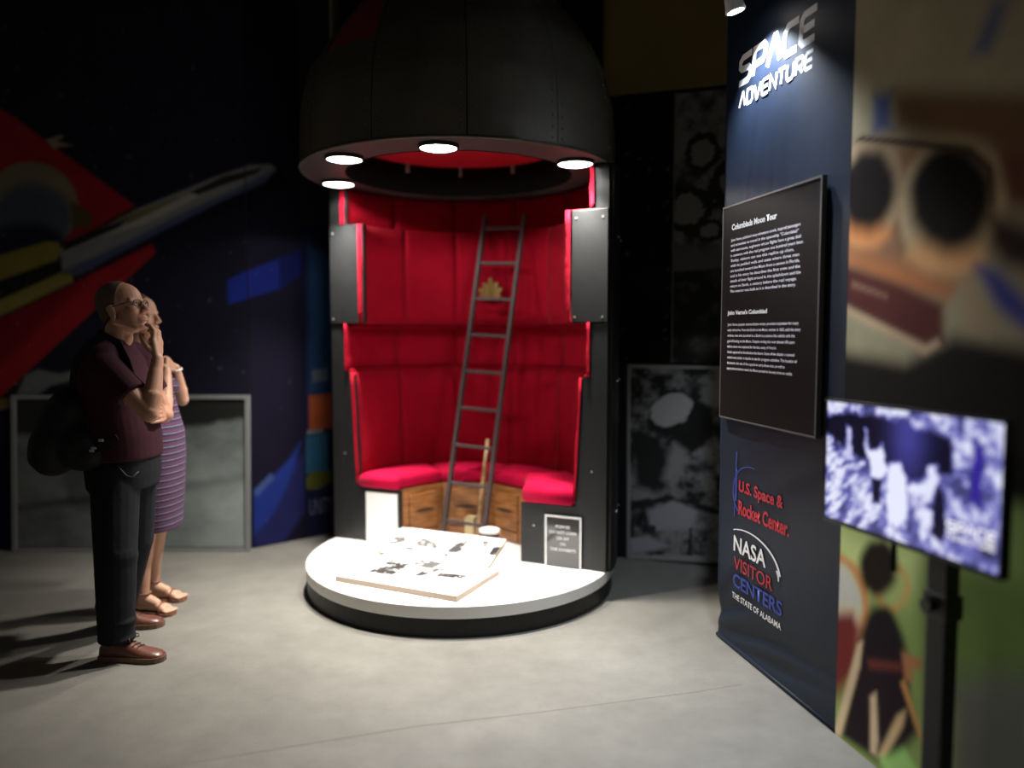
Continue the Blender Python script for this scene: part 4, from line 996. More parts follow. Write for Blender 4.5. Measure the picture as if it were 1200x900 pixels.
# unseen second head, added to the track to brighten the floor before the banner
hd = Vector((0.62, -0.282, 3.36)); aim = (Vector((1.15, -0.75, 0.0)) - hd).normalized()
bm = B(); tube(bm, [(hd.x, -0.282, 3.465), hd - aim * .03], 0.007, 8); obj('stem', bm, MATTE, ts, smooth=True)
bm = B(); tube(bm, [hd - aim * 0.05, hd - aim * 0.045, hd + aim * 0.03, hd + aim * 0.065], 0.026, 16, 0.045); obj('head', bm, MATTE, ts, smooth=True)
bm = B(); x, y, a = frame(aim)
skin_rings(bm, [[hd + aim * 0.0665 + (x * math.cos(q) + y * math.sin(q)) * 0.036 for q in [2 * math.pi * k / 16 for k in range(16)]]], True, False); obj('lens', bm, LENS, ts)
ld = bpy.data.lights.new('floor_fill_beam', 'SPOT'); ld.energy = FLOOR_FILL_W; ld.spot_size = math.radians(64); ld.spot_blend = 1.0; ld.color = (0.86, 0.92, 1.0); ld.shadow_soft_size = 0.03
lo = bpy.data.objects.new('floor_fill_beam', ld); link(lo, ts); lo.location = hd + aim * 0.075
lo.rotation_euler = aim.to_track_quat('-Z', 'Y').to_euler()

# ------------------------------------------------------------------ television on its stand
TVZ = math.radians(-74.24)
tv = thing('television', 'flat television showing a blue-white moon film on a black stand', 'television', (1.178, 2.300, 1.114), TVZ)
W2_, H2_ = 0.352, 0.211
bm = B(); box(bm, (-W2_, 0.004, -H2_), (W2_, 0.030, H2_), 0.004); obj('casing', bm, PLAST, tv)
bm = B(); box(bm, (-0.20, 0.030, -0.16), (0.20, 0.048, 0.14), 0.008); obj('rear_housing', bm, MATTE, tv)
for lo, hi in (((-W2_, -H2_), (W2_, -H2_ + 0.014)), ((-W2_, H2_ - 0.008), (W2_, H2_)), ((-W2_, -H2_ + .014), (-W2_ + 0.008, H2_ - .008)), ((W2_ - 0.008, -H2_ + .014), (W2_, H2_ - .008))):
    bm = B(); box(bm, (lo[0], -0.003, lo[1]), (hi[0], 0.004, hi[1]), 0.001); obj('bezel', bm, PLAST, tv)
def p_tv(X, Z):
    u = (X + 0.344) / 0.688; v = (Z + 0.197) / 0.40           # 0..1
    q = u * 1.75
    n = fbm(q, v, 8, 71, 5, .62); n2 = fbm(q + 4, v, 22, 73, 4, .6); ns = fbm((q * .80 + v * .60) * .45, (v * .80 - q * .60) * 1.5, 13, 75, 4, .6)
    n3 = np.where((q < .75) & (v < .62), .35 * n + .65 * ns, .75 * n + .25 * n2)
    rock = 0.18 + 0.90 * np.clip((n3 - 0.35) / 0.27, 0, 1)
    strip = np.clip(0.5 - poly_sd(q, v, [(1.30, .30), (1.70, .30), (1.70, .04), (1.30, .04)]) / .08, 0, 1); rock = rock * (1 - .45 * strip)
    cave = poly_sd(q, v, [(-.05, .90), (.5, .93), (1.0, .90), (1.2, .88), (1.33, .85), (1.35, .60), (1.2, .56), (1.1, .50), (.95, .46), (.85, .47), (.72, .55), (.60, .60), (.55, .52), (.42, .58), (.3, .60), (.2, .62), (-.05, .74)]) + (n - .5) * .09
    w = np.clip(.5 - cave / .05, 0, 1)
    glow = np.exp(-((q - .92) / .17) ** 2) * np.clip((v - .35) / .4, 0, 1)
    g = rock * (1 - w) + (0.004 + 0.17 * glow) * w
    blue = np.clip(0.5 - poly_sd(q, v, [(1.51, .86), (1.60, .84), (1.58, .42), (1.50, .44)]) / .05, 0, 1)
    def fig(pts, val, soft=.03):
        nonlocal g
        k = np.clip(.5 - (poly_sd(q, v, pts) + (n2 - .5) * .05) / soft, 0, 1); g = g * (1 - k) + val * k
    fig([(.25, .82), (.29, .80), (.33, .55), (.24, .52)], .9)
    fig([(.46, .82), (.49, .80), (.51, .66), (.58, .62), (.50, .56), (.47, .66)], 1.0)
    fig([(.52, .64), (.60, .66), (.66, .72), (.68, .64), (.72, .52), (.64, .44), (.54, .44)], 1.15)
    fig([(.74, .58), (.84, .60), (.92, .50), (.93, .18), (.84, .10), (.76, .14), (.72, .30)], 1.25)
    fig([(1.12, .63), (1.20, .64), (1.22, .52), (1.16, .36), (1.08, .34), (1.12, .48)], 1.05)
    fig([(.55, .43), (.67, .44), (.66, .24), (.57, .24)], 0.01)
    fig([(1.22, .50), (1.27, .44), (1.31, .22), (1.28, .06), (1.18, .14), (1.17, .36)], 0.01)
    t = np.clip(g / 1.1, 0, 1)[..., None]
    lo = np.array([0.004, 0.003, 0.012]); mid = np.array([0.15, 0.15, 0.50]); hi = np.array([0.80, 0.82, 1.0])
    c = np.where(t < .5, lo + (mid - lo) * t * 2, mid + (hi - mid) * (t - .5) * 2)
    c = c * (1 - blue[..., None]) + np.array([0.03, 0.015, 0.28]) * blue[..., None]
    c = c + (glow * w)[..., None] * np.array([0.0, 0.0, 0.10])
    return c
print_sheet('screen', -0.344, 0.344, -0.197, 0.203, 0.0028, p_tv, SCREEN, tv, y=0.0025)
tvtx = bpy.data.objects.new('screen_caption', None); link(tvtx, tv)
bm = B()
ww, hh, gp = 0.158, 0.026, 0.006; cw = (ww - gp * 4) / 5
for i, ch in enumerate('SPACE'):
    strokes(bm, [[(0.170 + i * (cw + gp) + px * cw + pz * hh * .12, -0.118 + pz * hh) for px, pz in L] for L in GL[ch]], 0.0072, 0.0015)
cw = (ww - gp * .5 * 8) / 9
for i, ch in enumerate('ADVENTURE'):
    strokes(bm, [[(0.170 + i * (cw + gp * .5) + px * cw + pz * .012 * .12, -0.140 + pz * .012) for px, pz in L] for L in GL[ch]], 0.0032, 0.0015)
bpy.data.objects.remove(tvtx)
me = bpy.data.meshes.new('screen_caption'); bm.to_mesh(me); bm.free(); mesh_obj('screen_caption', me, SCRTXT, tv)
bm = B(); box(bm, (-0.040, 0.006, -0.300), (-0.026, 0.018, -0.205), 0.002); obj('sensor_bar', bm, MATTE, tv)

st = thing('television_stand', 'black steel floor stand with clamp knob under the television', 'stand', (1.285, 2.250, 0), TVZ)
bm = B(); box(bm, (-0.038, -0.020, 0.045), (0.038, 0.030, 0.90), 0.006); obj('post', bm, STAND, st)
bm = B(); box(bm, (-0.026, -0.012, 0.90), (0.026, 0.022, 1.24), 0.004); obj('inner_post', bm, STAND, st)
bm = B(); box(bm, (-0.11, -0.039, 1.02), (0.11, -0.012, 1.20), 0.004); obj('mount_plate', bm, STAND, st)
bm = B(); box(bm, (-0.046, -0.027, 0.70), (0.046, 0.038, 0.775), 0.006); cl = obj('clamp', bm, STAND, st)
bm = B(); tube(bm, [(-0.012, -0.027, 0.738), (-0.012, -0.050, 0.738)], 0.021, 16); obj('knob', bm, PLAST, cl)
bm = B(); box(bm, (-0.30, -0.05, 0.02), (0.30, 0.05, 0.05), 0.01); obj('base', bm, STAND, st)
bm = B(); box(bm, (-0.05, -0.26, 0.02), (0.05, 0.09, 0.045), 0.01); obj('base', bm, STAND, st)
for x, y in ((-.27, 0), (.27, 0), (0, -.22)):
    bm = B(); tube(bm, [(x, y, 0.0), (x, y, 0.022)], 0.022, 14); obj('foot', bm, MATTE, st)

# ------------------------------------------------------------------ people
class Blob:
    """closed solids grown together into one continuous skin by a voxel remesh"""
    def __init__(self): self.bm = bmesh.new()
    def cap(self, p0, p1, r0, r1, flat=False, n=18):
        p0, p1 = Vector(p0), Vector(p1); x, y, a = frame(p1 - p0); rings = []
        def ring(c, r): return [c + (x * math.cos(t) + y * math.sin(t)) * r for t in [2 * math.pi * k / n for k in range(n)]]
        if flat:
            rings = [ring(p0, r0), ring(p1, r1)]
        else:
            for k in range(5):
                t = -math.pi / 2 + (k + .6) / 5.6 * math.pi / 2; rings.append(ring(p0 + a * r0 * math.sin(t), r0 * math.cos(t)))
            for k in range(6):
                t = k / 5.6 * math.pi / 2; rings.append(ring(p1 + a * r1 * math.sin(t), r1 * math.cos(t)))
        skin_rings(self.bm, rings); return self
    def chain(self, pts, rs, n=14):
        for i in range(len(pts) - 1): self.cap(pts[i], pts[i + 1], rs[i], rs[i + 1], n=n)
        return self
    def ell(self, c, r, M=None, seg=20):
        ball(self.bm, c, r, seg, M); return self
    def loft(self, rings, n=32, cap=True, p=2.3):
        """rings: (cx, cy, z, rx, ry[, tilt]) stacked super-ellipses"""
        R = []
        for q in rings:
            cx, cy, z, rx, ry = q[:5]; tl = q[5] if len(q) > 5 else 0.0
            o = []
            for k in range(n):
                t = 2 * math.pi * k / n; c, s = math.cos(t), math.sin(t)
                X = rx * math.copysign(abs(c) ** (2 / p), c); Y = ry * math.copysign(abs(s) ** (2 / p), s)
                o.append((cx + X, cy + Y, z + X * tl))
            R.append(o)
        skin_rings(self.bm, R); return self
    def build(self, name, voxel, mtl, parent=None, smooth=4, fac=0.5, origin=None):
        bmesh.ops.recalc_face_normals(self.bm, faces=self.bm.faces)
        me = bpy.data.meshes.new(name + '_src'); self.bm.to_mesh(me); self.bm.free()
        o = bpy.data.objects.new(name + '_src', me); COL.objects.link(o)
        m = o.modifiers.new('r', 'REMESH'); m.mode = 'VOXEL'; m.voxel_size = voxel; m.use_smooth_shade = True
        s = o.modifiers.new('s', 'SMOOTH'); s.factor = fac; s.iterations = smooth
        dg = bpy.context.evaluated_depsgraph_get()
        out = bpy.data.meshes.new_from_object(o.evaluated_get(dg)); out.name = name
        bpy.data.objects.remove(o); bpy.data.meshes.remove(me)
        if origin is not None: out.transform(Matrix.Translation(-Vector(origin)))
        r = mesh_obj(name, out, mtl, parent, True)
        return r

def hmat(c, yaw, pitch, roll=0.0, s=1.0):
    """head frame: x forward, y left, z up"""
    return Matrix.Translation(c) @ Matrix.Rotation(yaw, 4, 'Z') @ Matrix.Rotation(-pitch, 4, 'Y') @ Matrix.Rotation(roll, 4, 'X') @ Matrix.Scale(s, 4)

def add_head(bl, M, fem=False):
    R3 = M.to_3x3()
    def P(x, y, z): return M @ Vector((x, y, z))
    s = M.to_scale()[0]; Rn = (R3 * (1 / s)).to_4x4()
    def E(c, r): bl.ell(P(*c), [q * s for q in r], Rn, 24)
    def K(a, b, r0, r1): bl.cap(P(*a), P(*b), r0 * s, r1 * s, n=12)
    E((-0.018, 0, 0.036), (0.098, 0.077, 0.090)); E((0.012, 0, 0.030), (0.082, 0.070, 0.082))
    E((0.022, 0, -0.045), (0.066, 0.060, 0.080))
    E((0.058, 0, -0.102), (0.026, 0.030, 0.020))
    for q in (-1, 1):
        K((-0.022, q * 0.056, -0.055), (0.050, q * 0.024, -0.103), 0.019, 0.016)
        E((0.054, q * 0.041, -0.030), (0.030, 0.024, 0.024))
        K((0.082, q * 0.012, 0.016), (0.070, q * 0.050, 0.016), 0.0105, 0.010)
        E((-0.012, q * 0.079, -0.018), (0.019, 0.0075, 0.032)); E((-0.016, q * 0.084, -0.006), (0.016, 0.006, 0.020)); E((-0.006, q * 0.080, -0.043), (0.008, 0.007, 0.010))
        E((0.096, q * 0.0125, -0.043), (0.011, 0.0085, 0.009))
        E((0.0735, q * 0.031, 0.0045), (0.012, 0.017, 0.0055)); E((0.0735, q * 0.031, -0.0115), (0.011, 0.016, 0.005))
    K((0.086, 0, 0.010), (0.106, 0, -0.036), 0.0085, 0.0125); E((0.108, 0, -0.038), (0.0115, 0.012, 0.0105))
    E((0.074, 0, -0.072), (0.017, 0.031, 0.022))
    E((0.088, 0, -0.0665), (0.0085, 0.022, 0.0055)); E((0.087, 0, -0.0785), (0.0085, 0.019, 0.0062))
    return P, E, K

def eyes(M, parent):
    for q in (-1, 1):
        bm = B(); ball(bm, M @ Vector((0.0725, q * 0.031, -0.003)), 0.0122, 14); e = obj('eye', bm, EYEW, parent, smooth=True)
        bm = B(); ball(bm, M @ Vector((0.0815, q * 0.0315, -0.0015)), 0.0052, 10); obj('iris', bm, IRIS, e, smooth=True)
    bm = B(); tube(bm, [M @ Vector((0.0935 - 0.010 * (abs(t) ** 2), 0.020 * t, -0.0725 + 0.0015 * abs(t))) for t in (-1, -.6, -.2, .2, .6, 1)], 0.0024, 6); obj('lip_line', bm, LIP, parent, smooth=True)

def finger(bl, pts, r=0.0088):
    k = len(pts); bl.chain(pts, [r * (1.06 - 0.26 * i / (k - 1)) for i in range(k)], n=10)

# ================= the man
MAN = thing('person', 'man in plum t-shirt, dark jeans and brown shoes, hand raised to his chin', 'person', (-1.90, 3.73, 0))
def rel(o, origin):      # meshes are modelled in world space; shift them to their person
    o.data.transform(Matrix.Translation(-Vector(origin))); return o
MO = (-1.90, 3.73, 0)
HM = hmat((-1.872, 3.712, 1.670), math.radians(-4), math.radians(15), 0, 1.045)
bl = Blob()
add_head(bl, HM)
bl.cap((-1.925, 3.725, 1.42), (-1.890, 3.715, 1.590), 0.066, 0.062)
bl.ell((-1.865, 3.713, 1.525), (0.035, 0.035, 0.04))
bl.loft([(-1.905, 3.73, 0.84, .13, .165), (-1.905, 3.73, 0.95, .14, .17), (-1.91, 3.73, 1.08, .148, .172), (-1.92, 3.73, 1.22, .132, .168), (-1.935, 3.73, 1.34, .125, .178), (-1.93, 3.73, 1.41, .10, .17), (-1.925, 3.73, 1.46, .06, .11)])
bl.cap((-1.925, 3.73, 1.435), (-1.885, 3.545, 1.405), 0.055, 0.058)
bl.cap((-1.925, 3.73, 1.435), (-1.905, 3.905, 1.405), 0.055, 0.058)
# right arm, bent up to the chin
SR, ER, WR = Vector((-1.880, 3.535, 1.395)), Vector((-1.662, 3.505, 1.185)), Vector((-1.664, 3.606, 1.425))
bl.chain([SR, SR.lerp(ER, .5), ER], [.057, .052, .043], 16)
bl.ell(ER + Vector((0.004, -0.004, -0.010)), (.040, .036, .036))
bl.chain([ER, ER.lerp(WR, .3) + Vector((0.004, -.004, 0)), ER.lerp(WR, .75), WR], [.041, .0445, .033, .027], 16)
kn = [Vector((-1.690, 3.622, 1.514)), Vector((-1.682, 3.645, 1.520)), Vector((-1.682, 3.668, 1.516)), Vector((-1.688, 3.689, 1.506))]
for i, k in enumerate(kn):
    bl.cap(WR + Vector((0, 0.006 * (i - 1.5), 0.0)), k, 0.0190, 0.0150, n=12)
bl.ell((-1.680, 3.640, 1.468), (.022, .042, .046))
finger(bl, [kn[0], (-1.692, 3.634, 1.560), (-1.716, 3.650, 1.584), (-1.739, 3.664, 1.588)], .0122)
finger(bl, [kn[1], (-1.688, 3.656, 1.562), (-1.713, 3.668, 1.572), (-1.732, 3.674, 1.560)], .0122)
finger(bl, [kn[2], (-1.690, 3.680, 1.556), (-1.713, 3.688, 1.562), (-1.728, 3.690, 1.546)], .0120)
finger(bl, [kn[3], (-1.698, 3.702, 1.538), (-1.716, 3.706, 1.540), (-1.727, 3.706, 1.526)], .0106)
finger(bl, [(-1.676, 3.610, 1.448), (-1.704, 3.600, 1.480), (-1.730, 3.608, 1.512), (-1.750, 3.632, 1.540)], .0150)
# left arm folded across the belly, hand under the right elbow
SL, EL, WL = Vector((-1.900, 3.915, 1.395)), Vector((-1.81, 3.985, 1.125)), Vector((-1.745, 3.840, 1.140))
bl.chain([SL, SL.lerp(EL, .5), EL], [.057, .052, .043], 16)
bl.chain([EL, EL.lerp(WL, .3), EL.lerp(WL, .75), WL], [.041, .043, .033, .028], 16)
for i in range(4):
    k = Vector((-1.735 + 0.002 * i, 3.760 + .004 * i, 1.182 - 0.021 * i))
    bl.cap(WL + Vector((0, -.01, 0.009 * (1.5 - i))), k, .0165, .0115, n=12)
    finger(bl, [k, k + Vector((.012, -.045, .002)), k + Vector((.004, -.075, .0)), k + Vector((-.008, -.094, -.001))])
finger(bl, [(-1.742, 3.82, 1.165), (-1.735, 3.785, 1.195), (-1.732, 3.75, 1.205), (-1.732, 3.725, 1.202)], .0105)
# legs and feet
for h, k, a, toe in (((-1.905, 3.64, .90), (-1.872, 3.565, .50), (-1.882, 3.56, .10), (-1.70, 3.548, .045)), ((-1.905, 3.82, .90), (-1.945, 3.88, .50), (-2.075, 3.955, .10), (-1.93, 3.985, .045))):
    bl.chain([h, k, a], [.092, .066, .040], 16); A_ = Vector(a); T_ = Vector(toe); bl.cap(A_.lerp(T_, .06) - Vector((0, 0, .045)), A_.lerp(T_, .7) - Vector((0, 0, .03)), .030, .018)
body = bl.build('body', 0.0042, SKIN, MAN, 3); rel(body, MO)
eyes_root = body
eyes(HM, body)
for ch in body.children_recursive: ch.data.transform(Matrix.Translation(-Vector(MO)))
# cropped hair: skull cap cut away from the face
bl = Blob(); R3 = (HM.to_3x3() * (1 / 1.045)).to_4x4()
bl.ell(HM @ Vector((-0.018, 0, 0.036)), [q * 1.045 for q in (0.1008, 0.0795, 0.0925)], R3, 32)
bl.ell(HM @ Vector((-0.050, 0, -0.020)), [q * 1.045 for q in (0.060, 0.068, 0.065)], R3, 24)
hair = bl.build('hair', 0.0045, HAIR, MAN, 3)
bm = B(); bm.from_mesh(hair.data)
Rm = HM.to_3x3()
pl_co = HM @ Vector((0.022, 0, 0.060)); pl_no = Rm @ Vector((1, 0, -0.35))
g = bm.verts[:] + bm.edges[:] + bm.faces[:]; bmesh.ops.bisect_plane(bm, geom=g, plane_co=pl_co, plane_no=pl_no, clear_outer=True)
pl_co = HM @ Vector((-0.025, 0, -0.028)); pl_no = Rm @ Vector((0.55, 0, -1))
g = bm.verts[:] + bm.edges[:] + bm.faces[:]; bmesh.ops.bisect_plane(bm, geom=g, plane_co=pl_co, plane_no=pl_no, clear_outer=True)
bm.to_mesh(hair.data); bm.free(); rel(hair, MO)
# spectacles
gl = bpy.data.objects.new('glasses', None); link(gl, MAN); gl.location = (0, 0, 0)
def hp(x, y, z): return HM @ Vector((x, y, z)) - Vector(MO)
for q in (-1, 1):
    pts = []
    for k in range(21):
        t = 2 * math.pi * k / 20; c, s_ = math.cos(t), math.sin(t)
        yy = q * 0.034 + 0.025 * math.copysign(abs(c) ** .75, c); zz = -0.004 + 0.0165 * math.copysign(abs(s_) ** .75, s_)
        pts.append(hp(0.098 - 0.22 * max(0, abs(yy) - 0.02), yy, zz))
    bm = B(); tube(bm, pts, 0.0019, 6); obj('rim', bm, GLASSF, gl, smooth=True)
    bm = B(); vs = [bm.verts.new(p) for p in pts[:-1]]; bm.faces.new(vs); obj('lens', bm, LENSG, gl)
    bm = B(); tube(bm, [hp(0.090, q * 0.059, 0.006), hp(0.075, q * 0.074, 0.006), hp(0.0, q * 0.0825, 0.002), hp(-0.022, q * 0.083, -0.006)], 0.0023, 6); obj('temple', bm, GLASSF, gl, smooth=True)
bm = B(); tube(bm, [hp(0.098, -0.010, 0.0), hp(0.101, 0, 0.003), hp(0.098, 0.010, 0.0)], 0.0018, 6); obj('bridge', bm, GLASSF, gl, smooth=True)
# t-shirt
bl = Blob()
bl.loft([(-1.903, 3.73, 0.945, .166, .198), (-1.903, 3.73, 1.00, .167, .197), (-1.906, 3.73, 1.06, .169, .193), (-1.918, 3.73, 1.20, .152, .186), (-1.936, 3.73, 1.33, .142, .196), (-1.932, 3.73, 1.41, .116, .186), (-1.928, 3.73, 1.470, .086, .140, -.10), (-1.925, 3.728, 1.508, .079, .098, -.25), (-1.918, 3.725, 1.543, .072, .076, -.40)])
for q in (-1, 1): bl.cap((-1.928, 3.73 + q * .05, 1.485), (-1.895, 3.727 + q * .165, 1.432), .054, .066)
bl.cap((-1.93, 3.70, 1.425), (-1.885, 3.540, 1.395), .068, .074); bl.cap((-1.93, 3.76, 1.425), (-1.905, 3.910, 1.395), .068, .074)
bl.cap(SR, SR.lerp(ER, .62), .074, .074, flat=True); bl.cap(SL, SL.lerp(EL, .55), .074, .074, flat=True)
bl.ell(SR, (.075, .07, .07)); bl.ell(SL, (.075, .07, .07))
sh = bl.build('t_shirt', 0.0065, SHIRT, MAN, 5); rel(sh, MO)
# trousers
bl = Blob()
bl.loft([(-1.905, 3.73, 0.80, .148, .188), (-1.903, 3.73, 0.88, .158, .192), (-1.903, 3.73, 0.99, .156, .185)])
bl.cap((-1.900, 3.64, 0.86), (-1.872, 3.565, 0.50), .118, .094); bl.cap((-1.872, 3.565, 0.50), (-1.880, 3.56, 0.090), .094, .079, flat=True); bl.ell((-1.868, 3.565, .5), (.096, .094, .10))
bl.ell((-1.876, 3.56, 0.108), (.087, .083, .028)); bl.ell((-1.868, 3.56, 0.19), (.084, .081, .03)); bl.ell((-1.882, 3.56, 0.27), (.086, .084, .03))
bl.cap((-1.905, 3.82, 0.86), (-1.945, 3.88, 0.50), .122, .098); bl.cap((-1.945, 3.88, 0.50), (-2.072, 3.95, 0.105), .098, .085, flat=True); bl.ell((-1.945, 3.88, .5), (.10, .098, .10))
tr_ = bl.build('trousers', 0.0065, DENIM, MAN, 5); rel(tr_, MO)
bm = B(); tube(bm, [Vector((-1.84, 3.548, 0.93)), Vector((-1.80, 3.548, 0.885)), Vector((-1.775, 3.555, 0.875)), Vector((-1.755, 3.575, 0.90))], 0.004, 6); pk = obj('pocket_seam', bm, mat('grey_seam', (0.02, 0.022, 0.025), .7), MAN, smooth=True); rel(pk, MO)

def shoe(heel, ang, parent, mo, L=0.305):
    """lace-up shoe; local x from heel to toe"""
    r = bpy.data.objects.new('shoe', None); link(r, parent)
    r.location = Vector(heel) - Vector(mo); r.rotation_euler = (0, 0, ang)
    prof = [(0.000, .030, .070), (0.012, .036, .085), (0.05, .038, .095), (0.10, .039, .098), (0.135, .040, .092), (0.17, .043, .074), (0.21, .048, .060), (0.25, .048, .052), (0.28, .040, .044), (0.298, .024, .034), (0.303, .008, .026)]
    rings = []
    for x, w, h in prof:
        rings.append([(x * L / .303, w * math.copysign(abs(math.cos(t)) ** .8, math.cos(t)), 0.022 + (h - 0.022) * max(0.0, math.sin(t)) ** .75 if math.sin(t) > 0 else 0.022) for t in [math.pi * k / 14 for k in range(15)]])
    bm = B(); skin_rings(bm, rings); obj('upper', bm, LEATHER, r, smooth=True)
    out = [(x * L / .303 + (.004 if i == len(prof) - 1 else -.003 if i == 0 else 0), w + .005) for i, (x, w, h) in enumerate(prof)]
    bm = B(); prism(bm, [(x, -w) for x, w in out] + [(x, w) for x, w in reversed(out)], 0.0, 0.026); obj('sole', bm, SOLE, r)
    for k in range(4):
        x = 0.125 + k * 0.020; z = 0.100 - k * 0.0085
        bm = B(); tube(bm, [(x, -.026, z - .012), (x + .006, 0, z), (x + .010, .026, z - .012)], .0028, 6); obj('lace', bm, LEATHD, r, smooth=True)
    for q in (-1, 1):
        bm = B(); tube(bm, [(0.122, 0, .106), (0.135, q * .018, .120), (0.158, q * .038, .112), (0.160, q * .040, .098), (0.140, q * .020, .098), (0.124, 0, .104)], .0026, 6); obj('lace', bm, LEATHD, r, smooth=True)
    return r
shoe((-1.952, 3.568, 0), math.radians(-4), MAN, MO)
shoe((-2.150, 3.935, 0), math.radians(9), MAN, MO)

# ---- his bag
BG = thing('backpack', 'black nylon backpack slung behind the man in the t-shirt', 'backpack', (-2.16, 3.64, 1.07))
BO = (-2.16, 3.64, 1.07)
bl = Blob(); Rb = Matrix.Rotation(math.radians(20), 4, 'Y')
bl.ell((-2.120, 3.645, 1.100), (0.125, 0.165, 0.215), Rb, 28); bl.ell((-2.145, 3.62, 1.03), (0.115, 0.165, 0.165), Rb, 28); bl.ell((-2.03, 3.62, 1.02), (0.125, .145, .125), None, 24); bl.ell((-2.08, 3.64, 1.19), (.105, .145, .11), None, 24)
bl.ell((-1.985, 3.585, 0.985), (.095, .10, .085), None, 20)
mb = bl.build('main_bag', 0.009, NYLON, BG, 6); rel(mb, BO)
bl = Blob(); bl.ell((-2.215, 3.635, 1.01), (0.055, 0.125, 0.115), Rb, 24); pk = bl.build('front_pocket', 0.008, NYLON, BG, 4); rel(pk, BO)
def band(name, pts, w, th, mtl, parent, origin, up=(0, 0, 1)):
    bm = B(); P = [Vector(p) for p in pts]; rings = []
    for i, p in enumerate(P):
        d = (P[min(i + 1, len(P) - 1)] - P[max(0, i - 1)]).normalized(); n = Vector(up); sd = d.cross(n)
        sd = sd.normalized() if sd.length > .05 else Vector((0, 1, 0)); n = sd.cross(d).normalized()
        rings.append([p + sd * w / 2 + n * th / 2, p - sd * w / 2 + n * th / 2, p - sd * w / 2 - n * th / 2, p + sd * w / 2 - n * th / 2])
    skin_rings(bm, rings); o = obj(name, bm, mtl, parent); rel(o, origin); return o
band('strap', [(-2.06, 3.60, 1.29), (-2.045, 3.605, 1.40), (-1.99, 3.612, 1.495), (-1.915, 3.615, 1.532), (-1.855, 3.615, 1.500), (-1.815, 3.610, 1.41), (-1.785, 3.60, 1.32), (-1.772, 3.59, 1.25)], 0.045, 0.008, NYLON, BG, BO, (0, 1, 0))
band('strap', [(-1.83, 3.533, 1.07), (-1.90, 3.522, 1.02), (-1.96, 3.51, .99)], 0.026, 0.005, NYLON, BG, BO, (0, 1, 0))
for x, y, z in ((-1.895, 3.520, 1.055), (-1.925, 3.512, 1.020), (-1.935, 3.510, 1.008)):
    bm = B(); box(bm, (x - .012, y - .008, z - .006), (x + .012, y - .002, z + .006), .002); b_ = obj('buckle', bm, STEEL, BG); rel(b_, BO)

# ================= the woman, behind him
WOM = thing('person', 'woman in striped purple dress and sandals standing behind the man', 'person', (-2.03, 4.25, 0))
WO = (-2.03, 4.25, 0)
WM = hmat((-2.052, 4.25, 1.640), math.radians(-4), math.radians(6), 0, 1.0)
bl = Blob()
add_head(bl, WM, True)
bl.cap((-2.075, 4.25, 1.37), (-2.062, 4.25, 1.56), .056, .050)
bl.loft([(-2.03, 4.25, 0.62, .10, .14), (-2.03, 4.25, 0.90, .115, .165), (-2.02, 4.25, 1.05, .105, .15), (-2.035, 4.25, 1.18, .105, .145), (-2.04, 4.25, 1.29, .112, .155), (-2.055, 4.25, 1.36, .095, .155), (-2.07, 4.25, 1.41, .055, .11)])
bl.ell((-2.000, 4.235, 1.375), (.050, .075, .055)); bl.cap((-2.04, 4.25, 1.47), (-1.985, 4.235, 1.36), .040, .035)
bl.cap((-2.07, 4.25, 1.385), (-2.055, 4.095, 1.375), .047, .048); bl.cap((-2.07, 4.25, 1.385), (-2.06, 4.405, 1.375), .047, .048)
# near arm
S1, E1, W1_ = Vector((-2.045, 4.085, 1.365)), Vector((-1.853, 4.085, 1.125)), Vector((-1.895, 4.215, 1.335))
bl.chain([S1, S1.lerp(E1, .5), E1], [.046, .043, .036], 14); bl.ell(E1 + Vector((0, 0, -.008)), (.034, .032, .032))
bl.chain([E1, E1.lerp(W1_, .3), E1.lerp(W1_, .78), W1_], [.035, .0375, .027, .022], 14)
# far arm
S2, E2, W2w = Vector((-2.05, 4.415, 1.365)), Vector((-1.912, 4.440, 1.165)), Vector((-1.918, 4.380, 1.352))
bl.chain([S2, S2.lerp(E2, .5), E2], [.046, .043, .036], 14); bl.ell(E2 + Vector((0, 0, -.006)), (.034, .032, .032))
bl.chain([E2, E2.lerp(W2w, .3), E2.lerp(W2w, .78), W2w], [.035, .0375, .028, .022], 14)
for i in range(4):      # far hand folded over the near one below the throat
    k = W2w + Vector((-0.020 + .002 * i, -0.055, 0.042 - 0.017 * i)); bl.cap(W2w + Vector((0, -.006, .006 * (1.5 - i))), k, .014, .0098, n=10)
    finger(bl, [k, k + Vector((-.004, -.034, .003)), k + Vector((-.016, -.052, -.003)), k + Vector((-.028, -.060, -.010))], .0074)
finger(bl, [W2w + Vector((-.010, -.02, .022)), W2w + Vector((-.020, -.040, .052)), W2w + Vector((-.028, -.066, .064)), W2w + Vector((-.032, -.085, .062))], .0088)
for i in range(4):
    k = W1_ + Vector((-0.014 - .004 * i, 0.030, 0.070 - 0.017 * i)); bl.cap(W1_ + Vector((0, 0, .006 * (1.5 - i))), k, .014, .0098, n=10)
    finger(bl, [k, k + Vector((-.010, .030, .010)), k + Vector((-.022, .044, .004)), k + Vector((-.030, .048, -.006))], .0074)
finger(bl, [W1_ + Vector((-.008, .0, .022)), W1_ + Vector((-.030, -.004, .050)), W1_ + Vector((-.044, .008, .076)), W1_ + Vector((-.050, .022, .092))], .0088)
